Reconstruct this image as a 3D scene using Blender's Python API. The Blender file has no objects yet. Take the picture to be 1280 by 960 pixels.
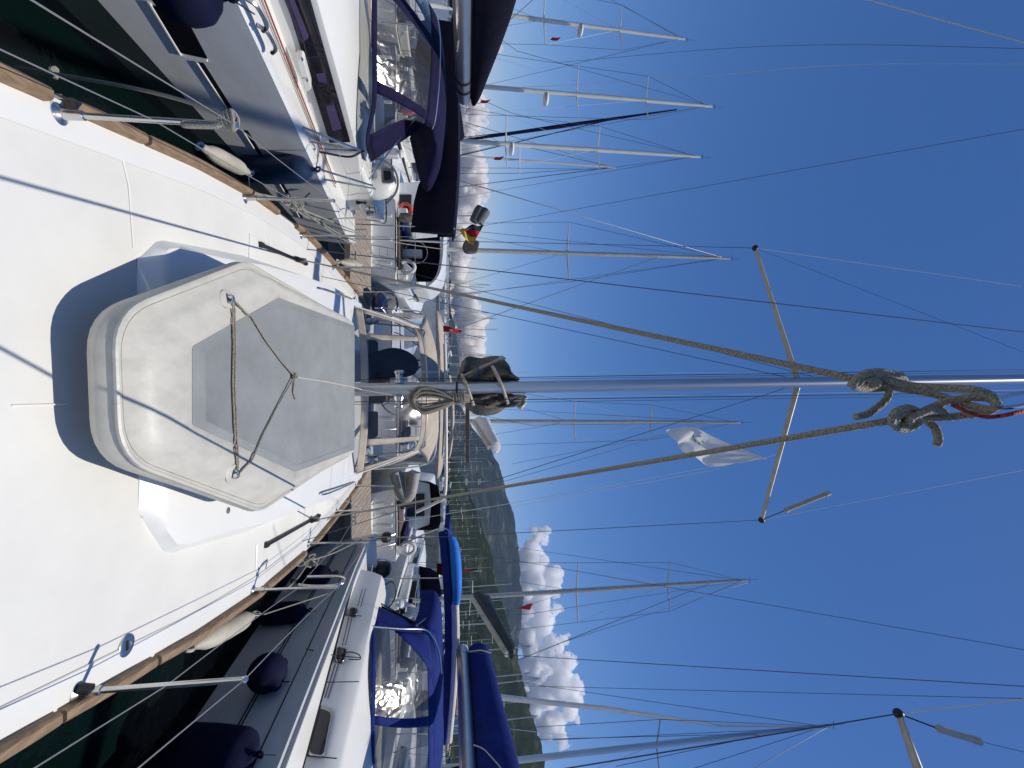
import bpy, math, random
from mathutils import Vector as V, Matrix, noise as NZ
R = math.radians
random.seed(11)
S = bpy.context.scene
COL = S.collection

# ------------------------------------------------------------------ camera frame
F, HZ = 540.0, 78.0                       # focal length and horizon offset of the 1280x960 picture
TH = math.atan(HZ / F)
CT, ST = math.cos(TH), math.sin(TH)
EZ, DZ = 2.95, 1.35                       # eye height and own deck height above the water
EYE = V((0, 0, EZ))

def ray(px, py):
    u, v = py - 480.0, px - 640.0
    return V((u, F * CT - v * ST, v * CT + F * ST))
def pY(px, py, y):
    d = ray(px, py); return EYE + d * (y / d.y)
def pZ(px, py, z):
    d = ray(px, py); return EYE + d * ((z - EZ) / d.z)
def pX(px, py, x):
    d = ray(px, py); return EYE + d * (x / d.x)
def hit(px, py, p0, n):
    d = ray(px, py); return EYE + d * ((p0 - EYE).dot(n) / d.dot(n))

def lerp(a, b, t): return a + (b - a) * t
def tab(table, x):
    if x <= table[0][0]: return table[0][1]
    for (x0, y0), (x1, y1) in zip(table, table[1:]):
        if x <= x1: return lerp(y0, y1, (x - x0) / (x1 - x0))
    return table[-1][1]
def smooth_path(pts, k=6):
    """Catmull-Rom through pts."""
    P = [pts[0] * 2 - pts[1]] + list(pts) + [pts[-1] * 2 - pts[-2]]
    out = []
    for i in range(1, len(P) - 2):
        for j in range(k):
            t = j / k
            a, b, c, d = P[i - 1], P[i], P[i + 1], P[i + 2]
            out.append(0.5 * ((2 * b) + (c - a) * t + (2 * a - 5 * b + 4 * c - d) * t * t + (3 * b - a - 3 * c + d) * t ** 3))
    out.append(pts[-1].copy())
    return out
def rounded(pts, r, k=4):
    n = len(pts); out = []
    for i in range(n):
        p, a, b = pts[i], pts[i - 1], pts[(i + 1) % n]
        da, db = a - p, b - p
        ra, rb = min(r, da.length * .48), min(r, db.length * .48)
        s, e = p + da.normalized() * ra, p + db.normalized() * rb
        for j in range(k + 1):
            t = j / k
            out.append(s * (1 - t) ** 2 + p * 2 * t * (1 - t) + e * t * t)
    return out
def sagline(a, b, sag, n=14):
    return [a.lerp(b, i / n) - V((0, 0, sag * 4 * (i / n) * (1 - i / n))) for i in range(n + 1)]

# ------------------------------------------------------------------ object helpers
BASE = {}
def tag(o, label=None, cat=None, group=None, kind=None):
    if label: o['label'] = label
    if cat: o['category'] = cat
    if group: o['group'] = group
    if kind: o['kind'] = kind
    return o
def thing(name, label, cat, loc=(0, 0, 0), group=None):
    o = bpy.data.objects.new(name, None); COL.objects.link(o)
    o.empty_display_size = .2
    o.location = loc; BASE[o.name] = V(loc)
    return tag(o, label, cat, group)

class MB:
    def __init__(self): self.v = []; self.f = []; self.m = []; self.mi = 0
    def add(self, vs, fs):
        b = len(self.v); self.v += [V(p) for p in vs]
        for f in fs: self.f.append([b + i for i in f]); self.m.append(self.mi)
        return self
    def box(self, x0, x1, y0, y1, z0, z1, M=None):
        vs = [V((x, y, z)) for z in (z0, z1) for y in (y0, y1) for x in (x0, x1)]
        if M: vs = [M @ p for p in vs]
        return self.add(vs, [(0, 2, 3, 1), (4, 5, 7, 6), (0, 1, 5, 4), (2, 6, 7, 3), (0, 4, 6, 2), (1, 3, 7, 5)])
    def prism(self, pts, vec):
        n = len(pts); vec = V(vec)
        return self.add(list(pts) + [p + vec for p in pts],
                        [tuple(range(n))[::-1], tuple(range(n, 2 * n))] + [(i, (i + 1) % n, n + (i + 1) % n, n + i) for i in range(n)])
    def grid(self, rows, close_u=False, cap0=False, cap1=False):
        n = len(rows[0]); vs = [p for r in rows for p in r]; fs = []
        for i in range(len(rows) - 1):
            for j in range(n if close_u else n - 1):
                k = (j + 1) % n
                fs.append((i * n + j, i * n + k, (i + 1) * n + k, (i + 1) * n + j))
        if cap0: fs.append(tuple(range(n))[::-1])
        if cap1: fs.append(tuple(range((len(rows) - 1) * n, len(rows) * n)))
        return self.add(vs, fs)
    def tube(self, pts, r, n=8, flat=1.0, caps=True, closed=False, up=None):
        pts = [V(p) for p in pts]; m = len(pts)
        rr = r if isinstance(r, (list, tuple)) else [r] * m
        rows = []; prev = None
        for i in range(m):
            if closed: t = pts[(i + 1) % m] - pts[i - 1]
            else: t = pts[min(i + 1, m - 1)] - pts[max(i - 1, 0)]
            if t.length < 1e-9: t = V((0, 0, 1))
            t.normalize()
            if prev is None:
                a = V(up) if up else (V((0, 0, 1)) if abs(t.z) < .9 else V((1, 0, 0)))
                nrm = (a - t * a.dot(t)).normalized()
            else:
                nrm = prev - t * prev.dot(t)
                nrm = nrm.normalized() if nrm.length > 1e-6 else prev
            prev = nrm; bi = t.cross(nrm)
            rows.append([pts[i] + nrm * (math.cos(2 * math.pi * k / n) * rr[i]) + bi * (math.sin(2 * math.pi * k / n) * rr[i] * flat) for k in range(n)])
        if closed: rows.append(rows[0]); caps = False
        return self.grid(rows, True, caps, caps)
    def lathe(self, p0, axis, prof, n=16, flat=1.0):
        p0 = V(p0); ax = V(axis).normalized()
        a = V((0, 0, 1)) if abs(ax.z) < .9 else V((1, 0, 0))
        u = (a - ax * a.dot(ax)).normalized(); w = ax.cross(u)
        rows = [[p0 + ax * t + u * (math.cos(2 * math.pi * k / n) * r) + w * (math.sin(2 * math.pi * k / n) * r * flat) for k in range(n)] for t, r in prof]
        return self.grid(rows, True, True, True)
    def ball(self, c, r, n=12, sc=(1, 1, 1)):
        c = V(c); rows = []
        for i in range(n // 2 + 1):
            a = math.pi * i / (n // 2)
            rows.append([c + V((math.sin(a) * math.cos(2 * math.pi * k / n) * r * sc[0], math.sin(a) * math.sin(2 * math.pi * k / n) * r * sc[1], math.cos(a) * r * sc[2])) for k in range(n)])
        return self.grid(rows, True)
    def build(self, name, mat, parent=None, smooth=True, bevel=0, label=None, cat=None, group=None, kind=None, solid=0, sub=0, auto=True, origin=None):
        me = bpy.data.meshes.new(name)
        if parent is not None: off = BASE.get(parent.name, V((0, 0, 0)))
        elif origin is not None: off = V(origin)
        else:
            lo = V((min(p.x for p in self.v), min(p.y for p in self.v), min(p.z for p in self.v)))
            hi = V((max(p.x for p in self.v), max(p.y for p in self.v), max(p.z for p in self.v)))
            off = V(((lo.x + hi.x) / 2, (lo.y + hi.y) / 2, lo.z))
        me.from_pydata([p - off for p in self.v], [], self.f)
        for m in (mat if isinstance(mat, (list, tuple)) else [mat]): me.materials.append(m)
        if isinstance(mat, (list, tuple)): me.polygons.foreach_set('material_index', self.m)
        import bmesh
        bm = bmesh.new(); bm.from_mesh(me)
        bmesh.ops.remove_doubles(bm, verts=bm.verts, dist=1e-6)
        bmesh.ops.recalc_face_normals(bm, faces=bm.faces)
        bm.to_mesh(me); bm.free()
        me.polygons.foreach_set('use_smooth', [smooth] * len(me.polygons))
        if smooth and auto: me.set_sharp_from_angle(angle=R(38))
        me.update()
        o = bpy.data.objects.new(name, me); COL.objects.link(o)
        if parent is not None:
            o.parent = parent; BASE[o.name] = off
        else:
            o.location = off; BASE[o.name] = off
        if solid:
            md = o.modifiers.new('solid', 'SOLIDIFY'); md.thickness = solid; md.offset = 0
        if bevel:
            md = o.modifiers.new('bevel', 'BEVEL'); md.width = bevel; md.segments = 2; md.limit_method = 'ANGLE'; md.angle_limit = R(40)
        if sub:
            md = o.modifiers.new('sub', 'SUBSURF'); md.levels = sub; md.render_levels = sub
        return tag(o, label, cat, group, kind)

def copy_tree(o, parent=None):
    c = o.copy(); COL.objects.link(c)
    if parent is not None: c.parent = parent
    for ch in list(o.children): copy_tree(ch, c)
    BASE[c.name] = BASE.get(o.name, V((0, 0, 0)))
    return c

# ------------------------------------------------------------------ materials
def mat(name, col, rough=.5, metal=0., var=0., vscale=4., bump=0., bscale=60., col2=None, spec=.5, coat=0., stretch=None, detail=5, thresh=(.35, .65), sheen=0):
    m = bpy.data.materials.new(name); m.use_nodes = True
    nt = m.node_tree; b = nt.nodes['Principled BSDF']
    b.inputs['Base Color'].default_value = (*col, 1); b.inputs['Roughness'].default_value = rough
    b.inputs['Metallic'].default_value = metal; b.inputs['Specular IOR Level'].default_value = spec
    b.inputs['Coat Weight'].default_value = coat
    if sheen: b.inputs['Sheen Weight'].default_value = sheen
    tc = nt.nodes.new('ShaderNodeTexCoord'); src = tc.outputs['Object']
    if stretch:
        mp = nt.nodes.new('ShaderNodeMapping'); mp.inputs['Scale'].default_value = stretch
        nt.links.new(src, mp.inputs[0]); src = mp.outputs[0]
    if var or col2:
        n = nt.nodes.new('ShaderNodeTexNoise'); n.inputs['Scale'].default_value = vscale; n.inputs['Detail'].default_value = detail
        n.inputs['Roughness'].default_value = .62
        nt.links.new(src, n.inputs['Vector'])
        cr = nt.nodes.new('ShaderNodeValToRGB')
        cr.color_ramp.elements[0].position = thresh[0]; cr.color_ramp.elements[1].position = thresh[1]
        c2 = col2 or tuple(max(0, c * (1 - var)) for c in col)
        cr.color_ramp.elements[0].color = (*c2, 1)
        cr.color_ramp.elements[1].color = (*(col if col2 else tuple(min(1, c * (1 + var * .4)) for c in col)), 1)
        nt.links.new(n.outputs[0], cr.inputs[0]); nt.links.new(cr.outputs[0], b.inputs['Base Color'])
        mr = nt.nodes.new('ShaderNodeMapRange'); mr.inputs[3].default_value = min(1, rough * 1.25); mr.inputs[4].default_value = rough * .85
        nt.links.new(n.outputs[0], mr.inputs[0]); nt.links.new(mr.outputs[0], b.inputs['Roughness'])
    if bump:
        n2 = nt.nodes.new('ShaderNodeTexNoise'); n2.inputs['Scale'].default_value = bscale; n2.inputs['Detail'].default_value = 3
        nt.links.new(src, n2.inputs['Vector'])
        bp = nt.nodes.new('ShaderNodeBump'); bp.inputs['Strength'].default_value = bump; bp.inputs['Distance'].default_value = .01
        nt.links.new(n2.outputs[0], bp.inputs['Height']); nt.links.new(bp.outputs[0], b.inputs['Normal'])
    return m

def clear_mat(name, tint, gloss=.25, rough=.08, bscale=6., bstr=.5, stretch=(1, 1, 1), milky=0.0, ior=1.5):
    """flexible clear vinyl / glass: see-through with wavy reflections"""
    m = bpy.data.materials.new(name); m.use_nodes = True
    nt = m.node_tree; nt.nodes.remove(nt.nodes['Principled BSDF']); out = nt.nodes['Material Output']
    tr = nt.nodes.new('ShaderNodeBsdfTransparent'); tr.inputs[0].default_value = (*tint, 1)
    gl = nt.nodes.new('ShaderNodeBsdfGlossy'); gl.inputs['Roughness'].default_value = rough; gl.inputs[0].default_value = (1, 1, 1, 1)
    tc = nt.nodes.new('ShaderNodeTexCoord'); mp = nt.nodes.new('ShaderNodeMapping'); mp.inputs['Scale'].default_value = stretch
    n = nt.nodes.new('ShaderNodeTexNoise'); n.inputs['Scale'].default_value = bscale; n.inputs['Detail'].default_value = .6; n.inputs['Distortion'].default_value = .9
    bp = nt.nodes.new('ShaderNodeBump'); bp.inputs['Strength'].default_value = bstr; bp.inputs['Distance'].default_value = .05
    nt.links.new(tc.outputs['Object'], mp.inputs[0]); nt.links.new(mp.outputs[0], n.inputs['Vector']); nt.links.new(n.outputs[0], bp.inputs['Height'])
    nt.links.new(bp.outputs[0], gl.inputs['Normal'])
    fr = nt.nodes.new('ShaderNodeFresnel'); fr.inputs[0].default_value = ior; nt.links.new(bp.outputs[0], fr.inputs['Normal'])
    ma = nt.nodes.new('ShaderNodeMath'); ma.operation = 'MULTIPLY_ADD'; ma.inputs[1].default_value = 1.0; ma.inputs[2].default_value = gloss; ma.use_clamp = True
    nt.links.new(fr.outputs[0], ma.inputs[0])
    mx = nt.nodes.new('ShaderNodeMixShader'); nt.links.new(ma.outputs[0], mx.inputs[0]); nt.links.new(tr.outputs[0], mx.inputs[1]); nt.links.new(gl.outputs[0], mx.inputs[2])
    last = mx
    if milky:
        df = nt.nodes.new('ShaderNodeBsdfDiffuse'); df.inputs[0].default_value = (.75, .76, .78, 1)
        m2 = nt.nodes.new('ShaderNodeMixShader'); m2.inputs[0].default_value = milky
        nt.links.new(mx.outputs[0], m2.inputs[1]); nt.links.new(df.outputs[0], m2.inputs[2]); last = m2
    nt.links.new(last.outputs[0], out.inputs[0])
    return m

def rope_mat(name, c1, c2, scale=150.):
    m = mat(name, c1, .9, var=.0)
    nt = m.node_tree; b = nt.nodes['Principled BSDF']
    tc = nt.nodes.new('ShaderNodeTexCoord')
    vo = nt.nodes.new('ShaderNodeTexVoronoi'); vo.inputs['Scale'].default_value = scale
    nt.links.new(tc.outputs['Object'], vo.inputs['Vector'])
    n = nt.nodes.new('ShaderNodeTexNoise'); n.inputs['Scale'].default_value = scale * 1.1; n.inputs['Detail'].default_value = 6
    nt.links.new(tc.outputs['Object'], n.inputs['Vector'])
    cr = nt.nodes.new('ShaderNodeValToRGB'); cr.color_ramp.elements[0].color = (*c2, 1); cr.color_ramp.elements[1].color = (*c1, 1)
    cr.color_ramp.elements[0].position = .3; cr.color_ramp.elements[1].position = .65
    nt.links.new(n.outputs[0], cr.inputs[0]); nt.links.new(cr.outputs[0], b.inputs['Base Color'])
    bp = nt.nodes.new('ShaderNodeBump'); bp.inputs['Strength'].default_value = .9; bp.inputs['Distance'].default_value = .004
    nt.links.new(vo.outputs['Distance'], bp.inputs['Height']); nt.links.new(bp.outputs[0], b.inputs['Normal'])
    return m

M = {}
M['deck'] = mat('non_skid_deck', (.72, .715, .665), .55, var=.13, vscale=1.1, bump=.25, bscale=420, detail=9, thresh=(.3, .75))
M['gel'] = mat('gelcoat', (.75, .75, .71), .28, var=.06, vscale=1.2, coat=.2, thresh=(.3, .7))
M['gel_grey'] = mat('gelcoat_hull', (.80, .81, .79), .25, var=.10, vscale=1.4, coat=.3, stretch=(1, 1, 3))
M['gel_dirty'] = mat('gelcoat_weathered', (.50, .485, .425), .42, var=.15, vscale=14, bump=.1, bscale=90, detail=12, thresh=(.25, .62), stretch=(1, .45, 1))
M['panel'] = mat('dinghy_bottom_paint', (.235, .25, .25), .6, var=.22, vscale=4, bump=.12, bscale=140, detail=9, thresh=(.25, .7))
M['teak'] = mat('weathered_teak', (.27, .18, .105), .65, var=.4, vscale=9, bump=.3, bscale=40, stretch=(6, .6, 6))
M['teak_edge'] = mat('bleached_teak', (.40, .31, .20), .7, var=.35, vscale=9, bump=.3, bscale=40, stretch=(6, .6, 6))
M['plank'] = mat('pontoon_planks', (.30, .25, .20), .85, var=.35, vscale=3, bump=.4, bscale=30, stretch=(8, 1, 1))
M['alu'] = mat('anodised_aluminium', (.52, .53, .54), .32, metal=.85, var=.1, vscale=2, stretch=(3, 3, .4))
M['alu_dull'] = mat('dull_alloy', (.50, .49, .44), .55, metal=.25, var=.15, vscale=5)  # beige-grey alloy, less metallic than the anodised one
M['mast_white'] = mat('painted_mast', (.72, .71, .66), .4, var=.08, vscale=2)
M['steel'] = mat('polished_stainless', (.60, .60, .59), .24, metal=1., var=.1, vscale=8)
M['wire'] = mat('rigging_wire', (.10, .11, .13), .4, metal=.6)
M['wire_lit'] = mat('sunlit_rigging_wire', (.75, .75, .74), .4, metal=.3)  # pale copy of the rigging wire; sunlit look put into its colour
M['black'] = mat('black_plastic', (.012, .012, .014), .45, var=.2, vscale=10)
M['rubber'] = mat('grey_rubber', (.12, .12, .12), .7, var=.2, vscale=10)
M['navy'] = mat('navy_canvas', (.009, .0082, .040), .9, var=.3, vscale=6, bump=.35, bscale=14, spec=.2)
M['navy_dark'] = mat('dark_navy_canvas', (.005, .005, .016), .9, var=.3, vscale=6, bump=.4, bscale=12, spec=.2)
M['royal'] = mat('royal_blue_canvas', (.006, .020, .155), .85, var=.25, vscale=5, bump=.3, bscale=16, spec=.25)
M['azure'] = mat('sunlit_blue_canvas', (.01, .17, .62), .75, var=.15, vscale=5, bump=.2, bscale=16)  # sunlit tone of the bimini top put into the colour
M['beige'] = mat('beige_canvas', (.44, .38, .31), .85, var=.18, vscale=6, bump=.3, bscale=18)
M['greycover'] = mat('grey_brown_canvas', (.15, .14, .112), .9, var=.45, vscale=9, bump=.7, bscale=11)
M['whitecanvas'] = mat('white_sailcloth', (.66, .66, .64), .8, var=.15, vscale=5, bump=.3, bscale=14)
M['smoke'] = mat('tinted_acrylic', (.012, .011, .018), .06, var=.3, vscale=2, coat=.4)
M['violet'] = mat('violet_blind', (.075, .05, .13), .5, var=.2, vscale=4)
M['curtain'] = mat('dark_curtain', (.03, .025, .055), .7, var=.3, vscale=8)
M['fender_blue'] = mat('navy_fender_sock', (.005, .007, .032), .85, var=.3, vscale=10, bump=.25, bscale=60, spec=.2)
M['fender_teal'] = mat('blue_fender_vinyl', (.012, .035, .085), .4, var=.25, vscale=7)
M['fender_white'] = mat('cream_fender_vinyl', (.44, .41, .33), .5, var=.22, vscale=6)
M['rope'] = rope_mat('grey_braided_rope', (.37, .355, .30), (.19, .18, .15), 210)
M['rope_tan'] = rope_mat('tan_cordage', (.40, .355, .27), (.16, .135, .10), 150)
M['rope_white'] = rope_mat('white_cordage', (.62, .60, .55), (.36, .34, .30), 160)
M['rope_red'] = rope_mat('red_cordage', (.38, .05, .04), (.2, .02, .02), 160)
M['rope_black'] = rope_mat('black_cordage', (.03, .03, .035), (.01, .01, .01), 160)
M['vinyl'] = clear_mat('clear_vinyl', (.66, .67, .69), .03, .14, 3, .25, (1, 1, .35), .015, 1.2)
M['vinyl_wrinkled'] = clear_mat('wrinkled_clear_vinyl', (.60, .59, .55), .025, .17, 2.2, .24, (4.2, 4.2, .10), .03)
M['glass'] = clear_mat('window_glass', (.62, .66, .70), .12, .04, 3, .25)
M['red'] = mat('red_bunting', (.55, .015, .02), .8, var=.2, vscale=8)
M['darkred'] = mat('dark_red_bunting', (.16, .006, .012), .8, var=.25, vscale=8)
M['gold'] = mat('gold_bunting', (.75, .50, .05), .8, var=.15, vscale=8)
M['blackcloth'] = mat('black_bunting', (.015, .015, .016), .85)
M['brown'] = mat('dark_brown_wood', (.09, .07, .055), .7, var=.3, vscale=5)
M['concrete'] = mat('pontoon_concrete', (.33, .31, .28), .9, var=.25, vscale=4, bump=.3, bscale=40)
M['lifeline_wire'] = mat('stainless_cable', (.30, .30, .30), .4, metal=.5)
M['band'] = mat('dark_green_boot_top', (.035, .055, .055), .4, var=.2, vscale=3)
M['grime'] = mat('dark_grime', (.24, .23, .19), .8, var=.5, vscale=20)
M['lifered'] = mat('red_life_ring_cover', (.62, .07, .03), .55, var=.15, vscale=9)
M['roof'] = mat('terracotta_roof', (.34, .16, .09), .85, var=.25, vscale=.6)
M['plaster'] = mat('white_plaster', (.62, .60, .56), .9, var=.12, vscale=.3)
M['darkglass'] = mat('dark_window_glass', (.02, .025, .03), .1)
M['stripe'] = mat('dark_hull_stripe', (.012, .016, .022), .3)
M['antifoul'] = mat('dark_antifouling', (.012, .022, .026), .6, var=.4, vscale=5)
M['hullblue'] = mat('blue_topsides', (.012, .03, .10), .2, coat=.3)
M['greyhull'] = mat('grey_inflatable_fabric', (.30, .29, .27), .6, var=.18, vscale=6)
# ------------------------------------------------------------------ camera, light, sky
cam = bpy.data.cameras.new('camera'); cam.sensor_fit = 'HORIZONTAL'; cam.sensor_width = 36; cam.lens = F / 1280 * 36
cam.clip_start = .05; cam.clip_end = 60000
co = bpy.data.objects.new('camera', cam); COL.objects.link(co)
# the phone was held on its side: picture-right is up in the world, picture-up is the left hand
co.matrix_world = Matrix(((0, -1, 0, 0), (-ST, 0, -CT, 0), (CT, 0, -ST, EZ), (0, 0, 0, 1)))
S.camera = co

SUN = V((.245, -.11, 1)).normalized()
sl = bpy.data.lights.new('sun', 'SUN'); sl.energy = 4.0; sl.angle = R(.5); sl.color = (1, .94, .84)
so = bpy.data.objects.new('sun', sl); COL.objects.link(so)
so.rotation_euler = SUN.to_track_quat('Z', 'Y').to_euler()
so.location = (5, -5, 30)
W = bpy.data.worlds.new('World'); S.world = W; W.use_nodes = True
nt = W.node_tree; bg = nt.nodes['Background']
sk = nt.nodes.new('ShaderNodeTexSky'); sk.sky_type = 'NISHITA'; sk.sun_disc = False
sk.sun_elevation = math.asin(SUN.z); sk.sun_rotation = math.atan2(SUN.x, SUN.y)
sk.altitude = 0; sk.air_density = 1.0; sk.dust_density = .25; sk.ozone_density = 4.0
hs = nt.nodes.new('ShaderNodeHueSaturation'); hs.inputs['Saturation'].default_value = 1.24
ml = nt.nodes.new('ShaderNodeMix'); ml.data_type = 'RGBA'; ml.blend_type = 'MULTIPLY'; ml.inputs[0].default_value = 1; ml.inputs[7].default_value = (1, .875, .97, 1)
nt.links.new(sk.outputs[0], hs.inputs['Color']); nt.links.new(hs.outputs[0], ml.inputs[6]); nt.links.new(ml.outputs[2], bg.inputs[0]); bg.inputs[1].default_value = .115

vs = S.view_settings; vs.view_transform = 'Standard'; vs.look = 'None'; vs.gamma = 1; vs.use_curve_mapping = False; vs.exposure = 0.0
S.render.engine = 'CYCLES'
cy = S.cycles; cy.use_denoising = True; cy.max_bounces = 48; cy.diffuse_bounces = 3; cy.glossy_bounces = 3; cy.transparent_max_bounces = 16
cy.transmission_bounces = 4; cy.volume_bounces = 48; cy.caustics_reflective = False; cy.caustics_refractive = False; cy.sample_clamp_indirect = 6
cy.use_adaptive_sampling = True; cy.adaptive_threshold = .01

# ------------------------------------------------------------------ water
wm = bpy.data.materials.new('harbour_water'); wm.use_nodes = True
nt = wm.node_tree; b = nt.nodes['Principled BSDF']
b.inputs['Base Color'].default_value = (.002, .0065, .0065, 1); b.inputs['Roughness'].default_value = .09; b.inputs['IOR'].default_value = 1.243
tc = nt.nodes.new('ShaderNodeTexCoord')
n1 = nt.nodes.new('ShaderNodeTexNoise'); n1.inputs['Scale'].default_value = 1.6; n1.inputs['Detail'].default_value = 5; n1.inputs['Distortion'].default_value = .4
n2 = nt.nodes.new('ShaderNodeTexNoise'); n2.inputs['Scale'].default_value = .25; n2.inputs['Detail'].default_value = 4
ad = nt.nodes.new('ShaderNodeMath'); ad.operation = 'ADD'
nt.links.new(tc.outputs['Object'], n1.inputs['Vector']); nt.links.new(tc.outputs['Object'], n2.inputs['Vector'])
nt.links.new(n1.outputs[0], ad.inputs[0]); nt.links.new(n2.outputs[0], ad.inputs[1])
bp = nt.nodes.new('ShaderNodeBump'); bp.inputs['Strength'].default_value = .55; bp.inputs['Distance'].default_value = .10
nt.links.new(ad.outputs[0], bp.inputs['Height']); nt.links.new(bp.outputs[0], b.inputs['Normal'])
MB().add([(-9000, -600, 0), (9000, -600, 0), (9000, 14000, 0), (-9000, 14000, 0)], [(0, 1, 2, 3)]).build('water', wm, kind='structure', smooth=False, origin=(0, 0, 0))

# ------------------------------------------------------------------ hills
def hill_mat(name, dark, mid, dry, sc):
    m = bpy.data.materials.new(name); m.use_nodes = True
    nt = m.node_tree; b = nt.nodes['Principled BSDF']; b.inputs['Roughness'].default_value = .95; b.inputs['Specular IOR Level'].default_value = .1
    tc = nt.nodes.new('ShaderNodeTexCoord')
    n = nt.nodes.new('ShaderNodeTexNoise'); n.inputs['Scale'].default_value = sc; n.inputs['Detail'].default_value = 12; n.inputs['Roughness'].default_value = .72
    nt.links.new(tc.outputs['Object'], n.inputs['Vector'])
    cr = nt.nodes.new('ShaderNodeValToRGB'); e = cr.color_ramp.elements
    e[0].position = .36; e[0].color = (*dark, 1); e[1].position = .72; e[1].color = (*dry, 1)
    k = e.new(.54); k.color = (*mid, 1)
    nt.links.new(n.outputs[0], cr.inputs[0]); nt.links.new(cr.outputs[0], b.inputs['Base Color'])
    n2 = nt.nodes.new('ShaderNodeTexNoise'); n2.inputs['Scale'].default_value = sc * 9; n2.inputs['Detail'].default_value = 8
    nt.links.new(tc.outputs['Object'], n2.inputs['Vector'])
    bp = nt.nodes.new('ShaderNodeBump'); bp.inputs['Strength'].default_value = 1; bp.inputs['Distance'].default_value = 3
    nt.links.new(n2.outputs[0], bp.inputs['Height']); nt.links.new(bp.outputs[0], b.inputs['Normal'])
    return m

def hill(name, sil, D, depth, m, cols=260, rws=70, amp=.12, canopy=1.0):
    mb = MB(); rows = []
    y0, y1 = sil[0][1], sil[-1][1]
    st = [(b_, a_) for a_, b_ in sil]
    for j in range(rws + 8):
        row = []
        for i in range(cols + 1):
            py = lerp(y0, y1, i / cols)
            px = tab(st, py)
            c = pY(px, py, D); ratio = c.x / D
            crest = max(1.0, c.z + NZ.fractal(V((py * .035, 3.1, 0)), 1, 2, 5) * c.z * .07)
            if j <= rws:
                s = j / rws
                y = D - depth * (1 - s)
                z = crest * (s ** 1.12)
                w = math.sin(math.pi * s) ** .8
                q = V((ratio * y / (depth * .30), y / (depth * .35), 0))
                z += crest * amp * w * (NZ.ridged_multi_fractal(q, .9, 2.1, 5, 1.0, 2.0) - 1.0) * .8
                z += NZ.noise(V((ratio * y * .05, y * .05, 1))) * canopy * (4 if s > .02 else 0)
                z = min(z, crest * (.12 + .88 * s) * (y / D) + canopy * 2) if s < 1 else crest
            else:
                s = (j - rws) / 8
                y = D + depth * .8 * s; z = crest * (1 - s)
            row.append(V((ratio * y, y, max(z, -1.5) if j else -1.5)))
        rows.append(row)
    return mb.grid(rows).build(name, m, kind='structure', auto=False)

GH = hill_mat('pine_scrub', (.005, .011, .005), (.016, .026, .011), (.10, .092, .06), .014)
BH = hill_mat('far_slope', (.012, .02, .018), (.028, .036, .03), (.14, .135, .115), .006)
hill('green_hill', [(557, 520), (562, 560), (574, 590), (585, 612), (603, 660), (617, 705), (625, 745), (638, 790), (651, 840), (659, 872), (671, 905), (682, 960), (690, 1060), (680, 1200), (600, 1500)], 900, 420, GH, 300, 80, .16)
hill('grey_mountain', [(563, 480), (590, 535), (615, 562), (624, 585), (633, 612), (639, 640), (645, 662), (650, 705), (654, 745), (650, 790), (640, 850), (630, 960), (620, 1150)], 3600, 1500, BH, 240, 80, .25, 3)
hill('distant_ridge', [(559, -420), (567, -200), (571, -60), (566, 40), (573, 110), (574, 170), (572, 220), (563, 280), (556, 330), (553, 352), (560, 380), (569, 408), (574, 450), (578, 478), (576, 500), (566, 540)], 4300, 1200, BH, 260, 40, .2, 3)

# ------------------------------------------------------------------ haze
hz = bpy.data.materials.new('air_haze'); hz.use_nodes = True
nt = hz.node_tree; nt.nodes.remove(nt.nodes['Principled BSDF'])
pv = nt.nodes.new('ShaderNodeVolumePrincipled'); pv.inputs['Color'].default_value = (.32, .55, 1, 1); pv.inputs['Density'].default_value = 3.4e-5; pv.inputs['Anisotropy'].default_value = .0
nt.links.new(pv.outputs[0], nt.nodes['Material Output'].inputs['Volume'])
MB().box(-8000, 8000, -500, 5450, -1, 720).build('haze', hz, kind='stuff', smooth=False, origin=(0, 0, 0))

# ------------------------------------------------------------------ clouds: real bodies of scattering vapour far beyond the haze
def cloud_mat(name, dens, col=(1, 1, 1)):
    m = bpy.data.materials.new(name); m.use_nodes = True
    nt = m.node_tree; nt.nodes.remove(nt.nodes['Principled BSDF'])
    pv = nt.nodes.new('ShaderNodeVolumePrincipled'); pv.inputs['Color'].default_value = (*col, 1); pv.inputs['Density'].default_value = dens; pv.inputs['Anisotropy'].default_value = .0
    nt.links.new(pv.outputs[0], nt.nodes['Material Output'].inputs['Volume'])
    return m
CM = cloud_mat('cloud_vapour', .014)
CM2 = cloud_mat('thin_cloud_vapour', .017, (1, .985, .96))
tx1 = bpy.data.textures.new('cloud_lumps', 'CLOUDS'); tx1.noise_scale = 260; tx1.noise_depth = 3
tx3 = bpy.data.textures.new('cloud_wisps', 'CLOUDS'); tx3.noise_scale = 40; tx3.noise_depth = 3
tx2 = bpy.data.textures.new('cloud_tufts', 'CLOUDS'); tx2.noise_scale = 80; tx2.noise_depth = 4
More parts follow.
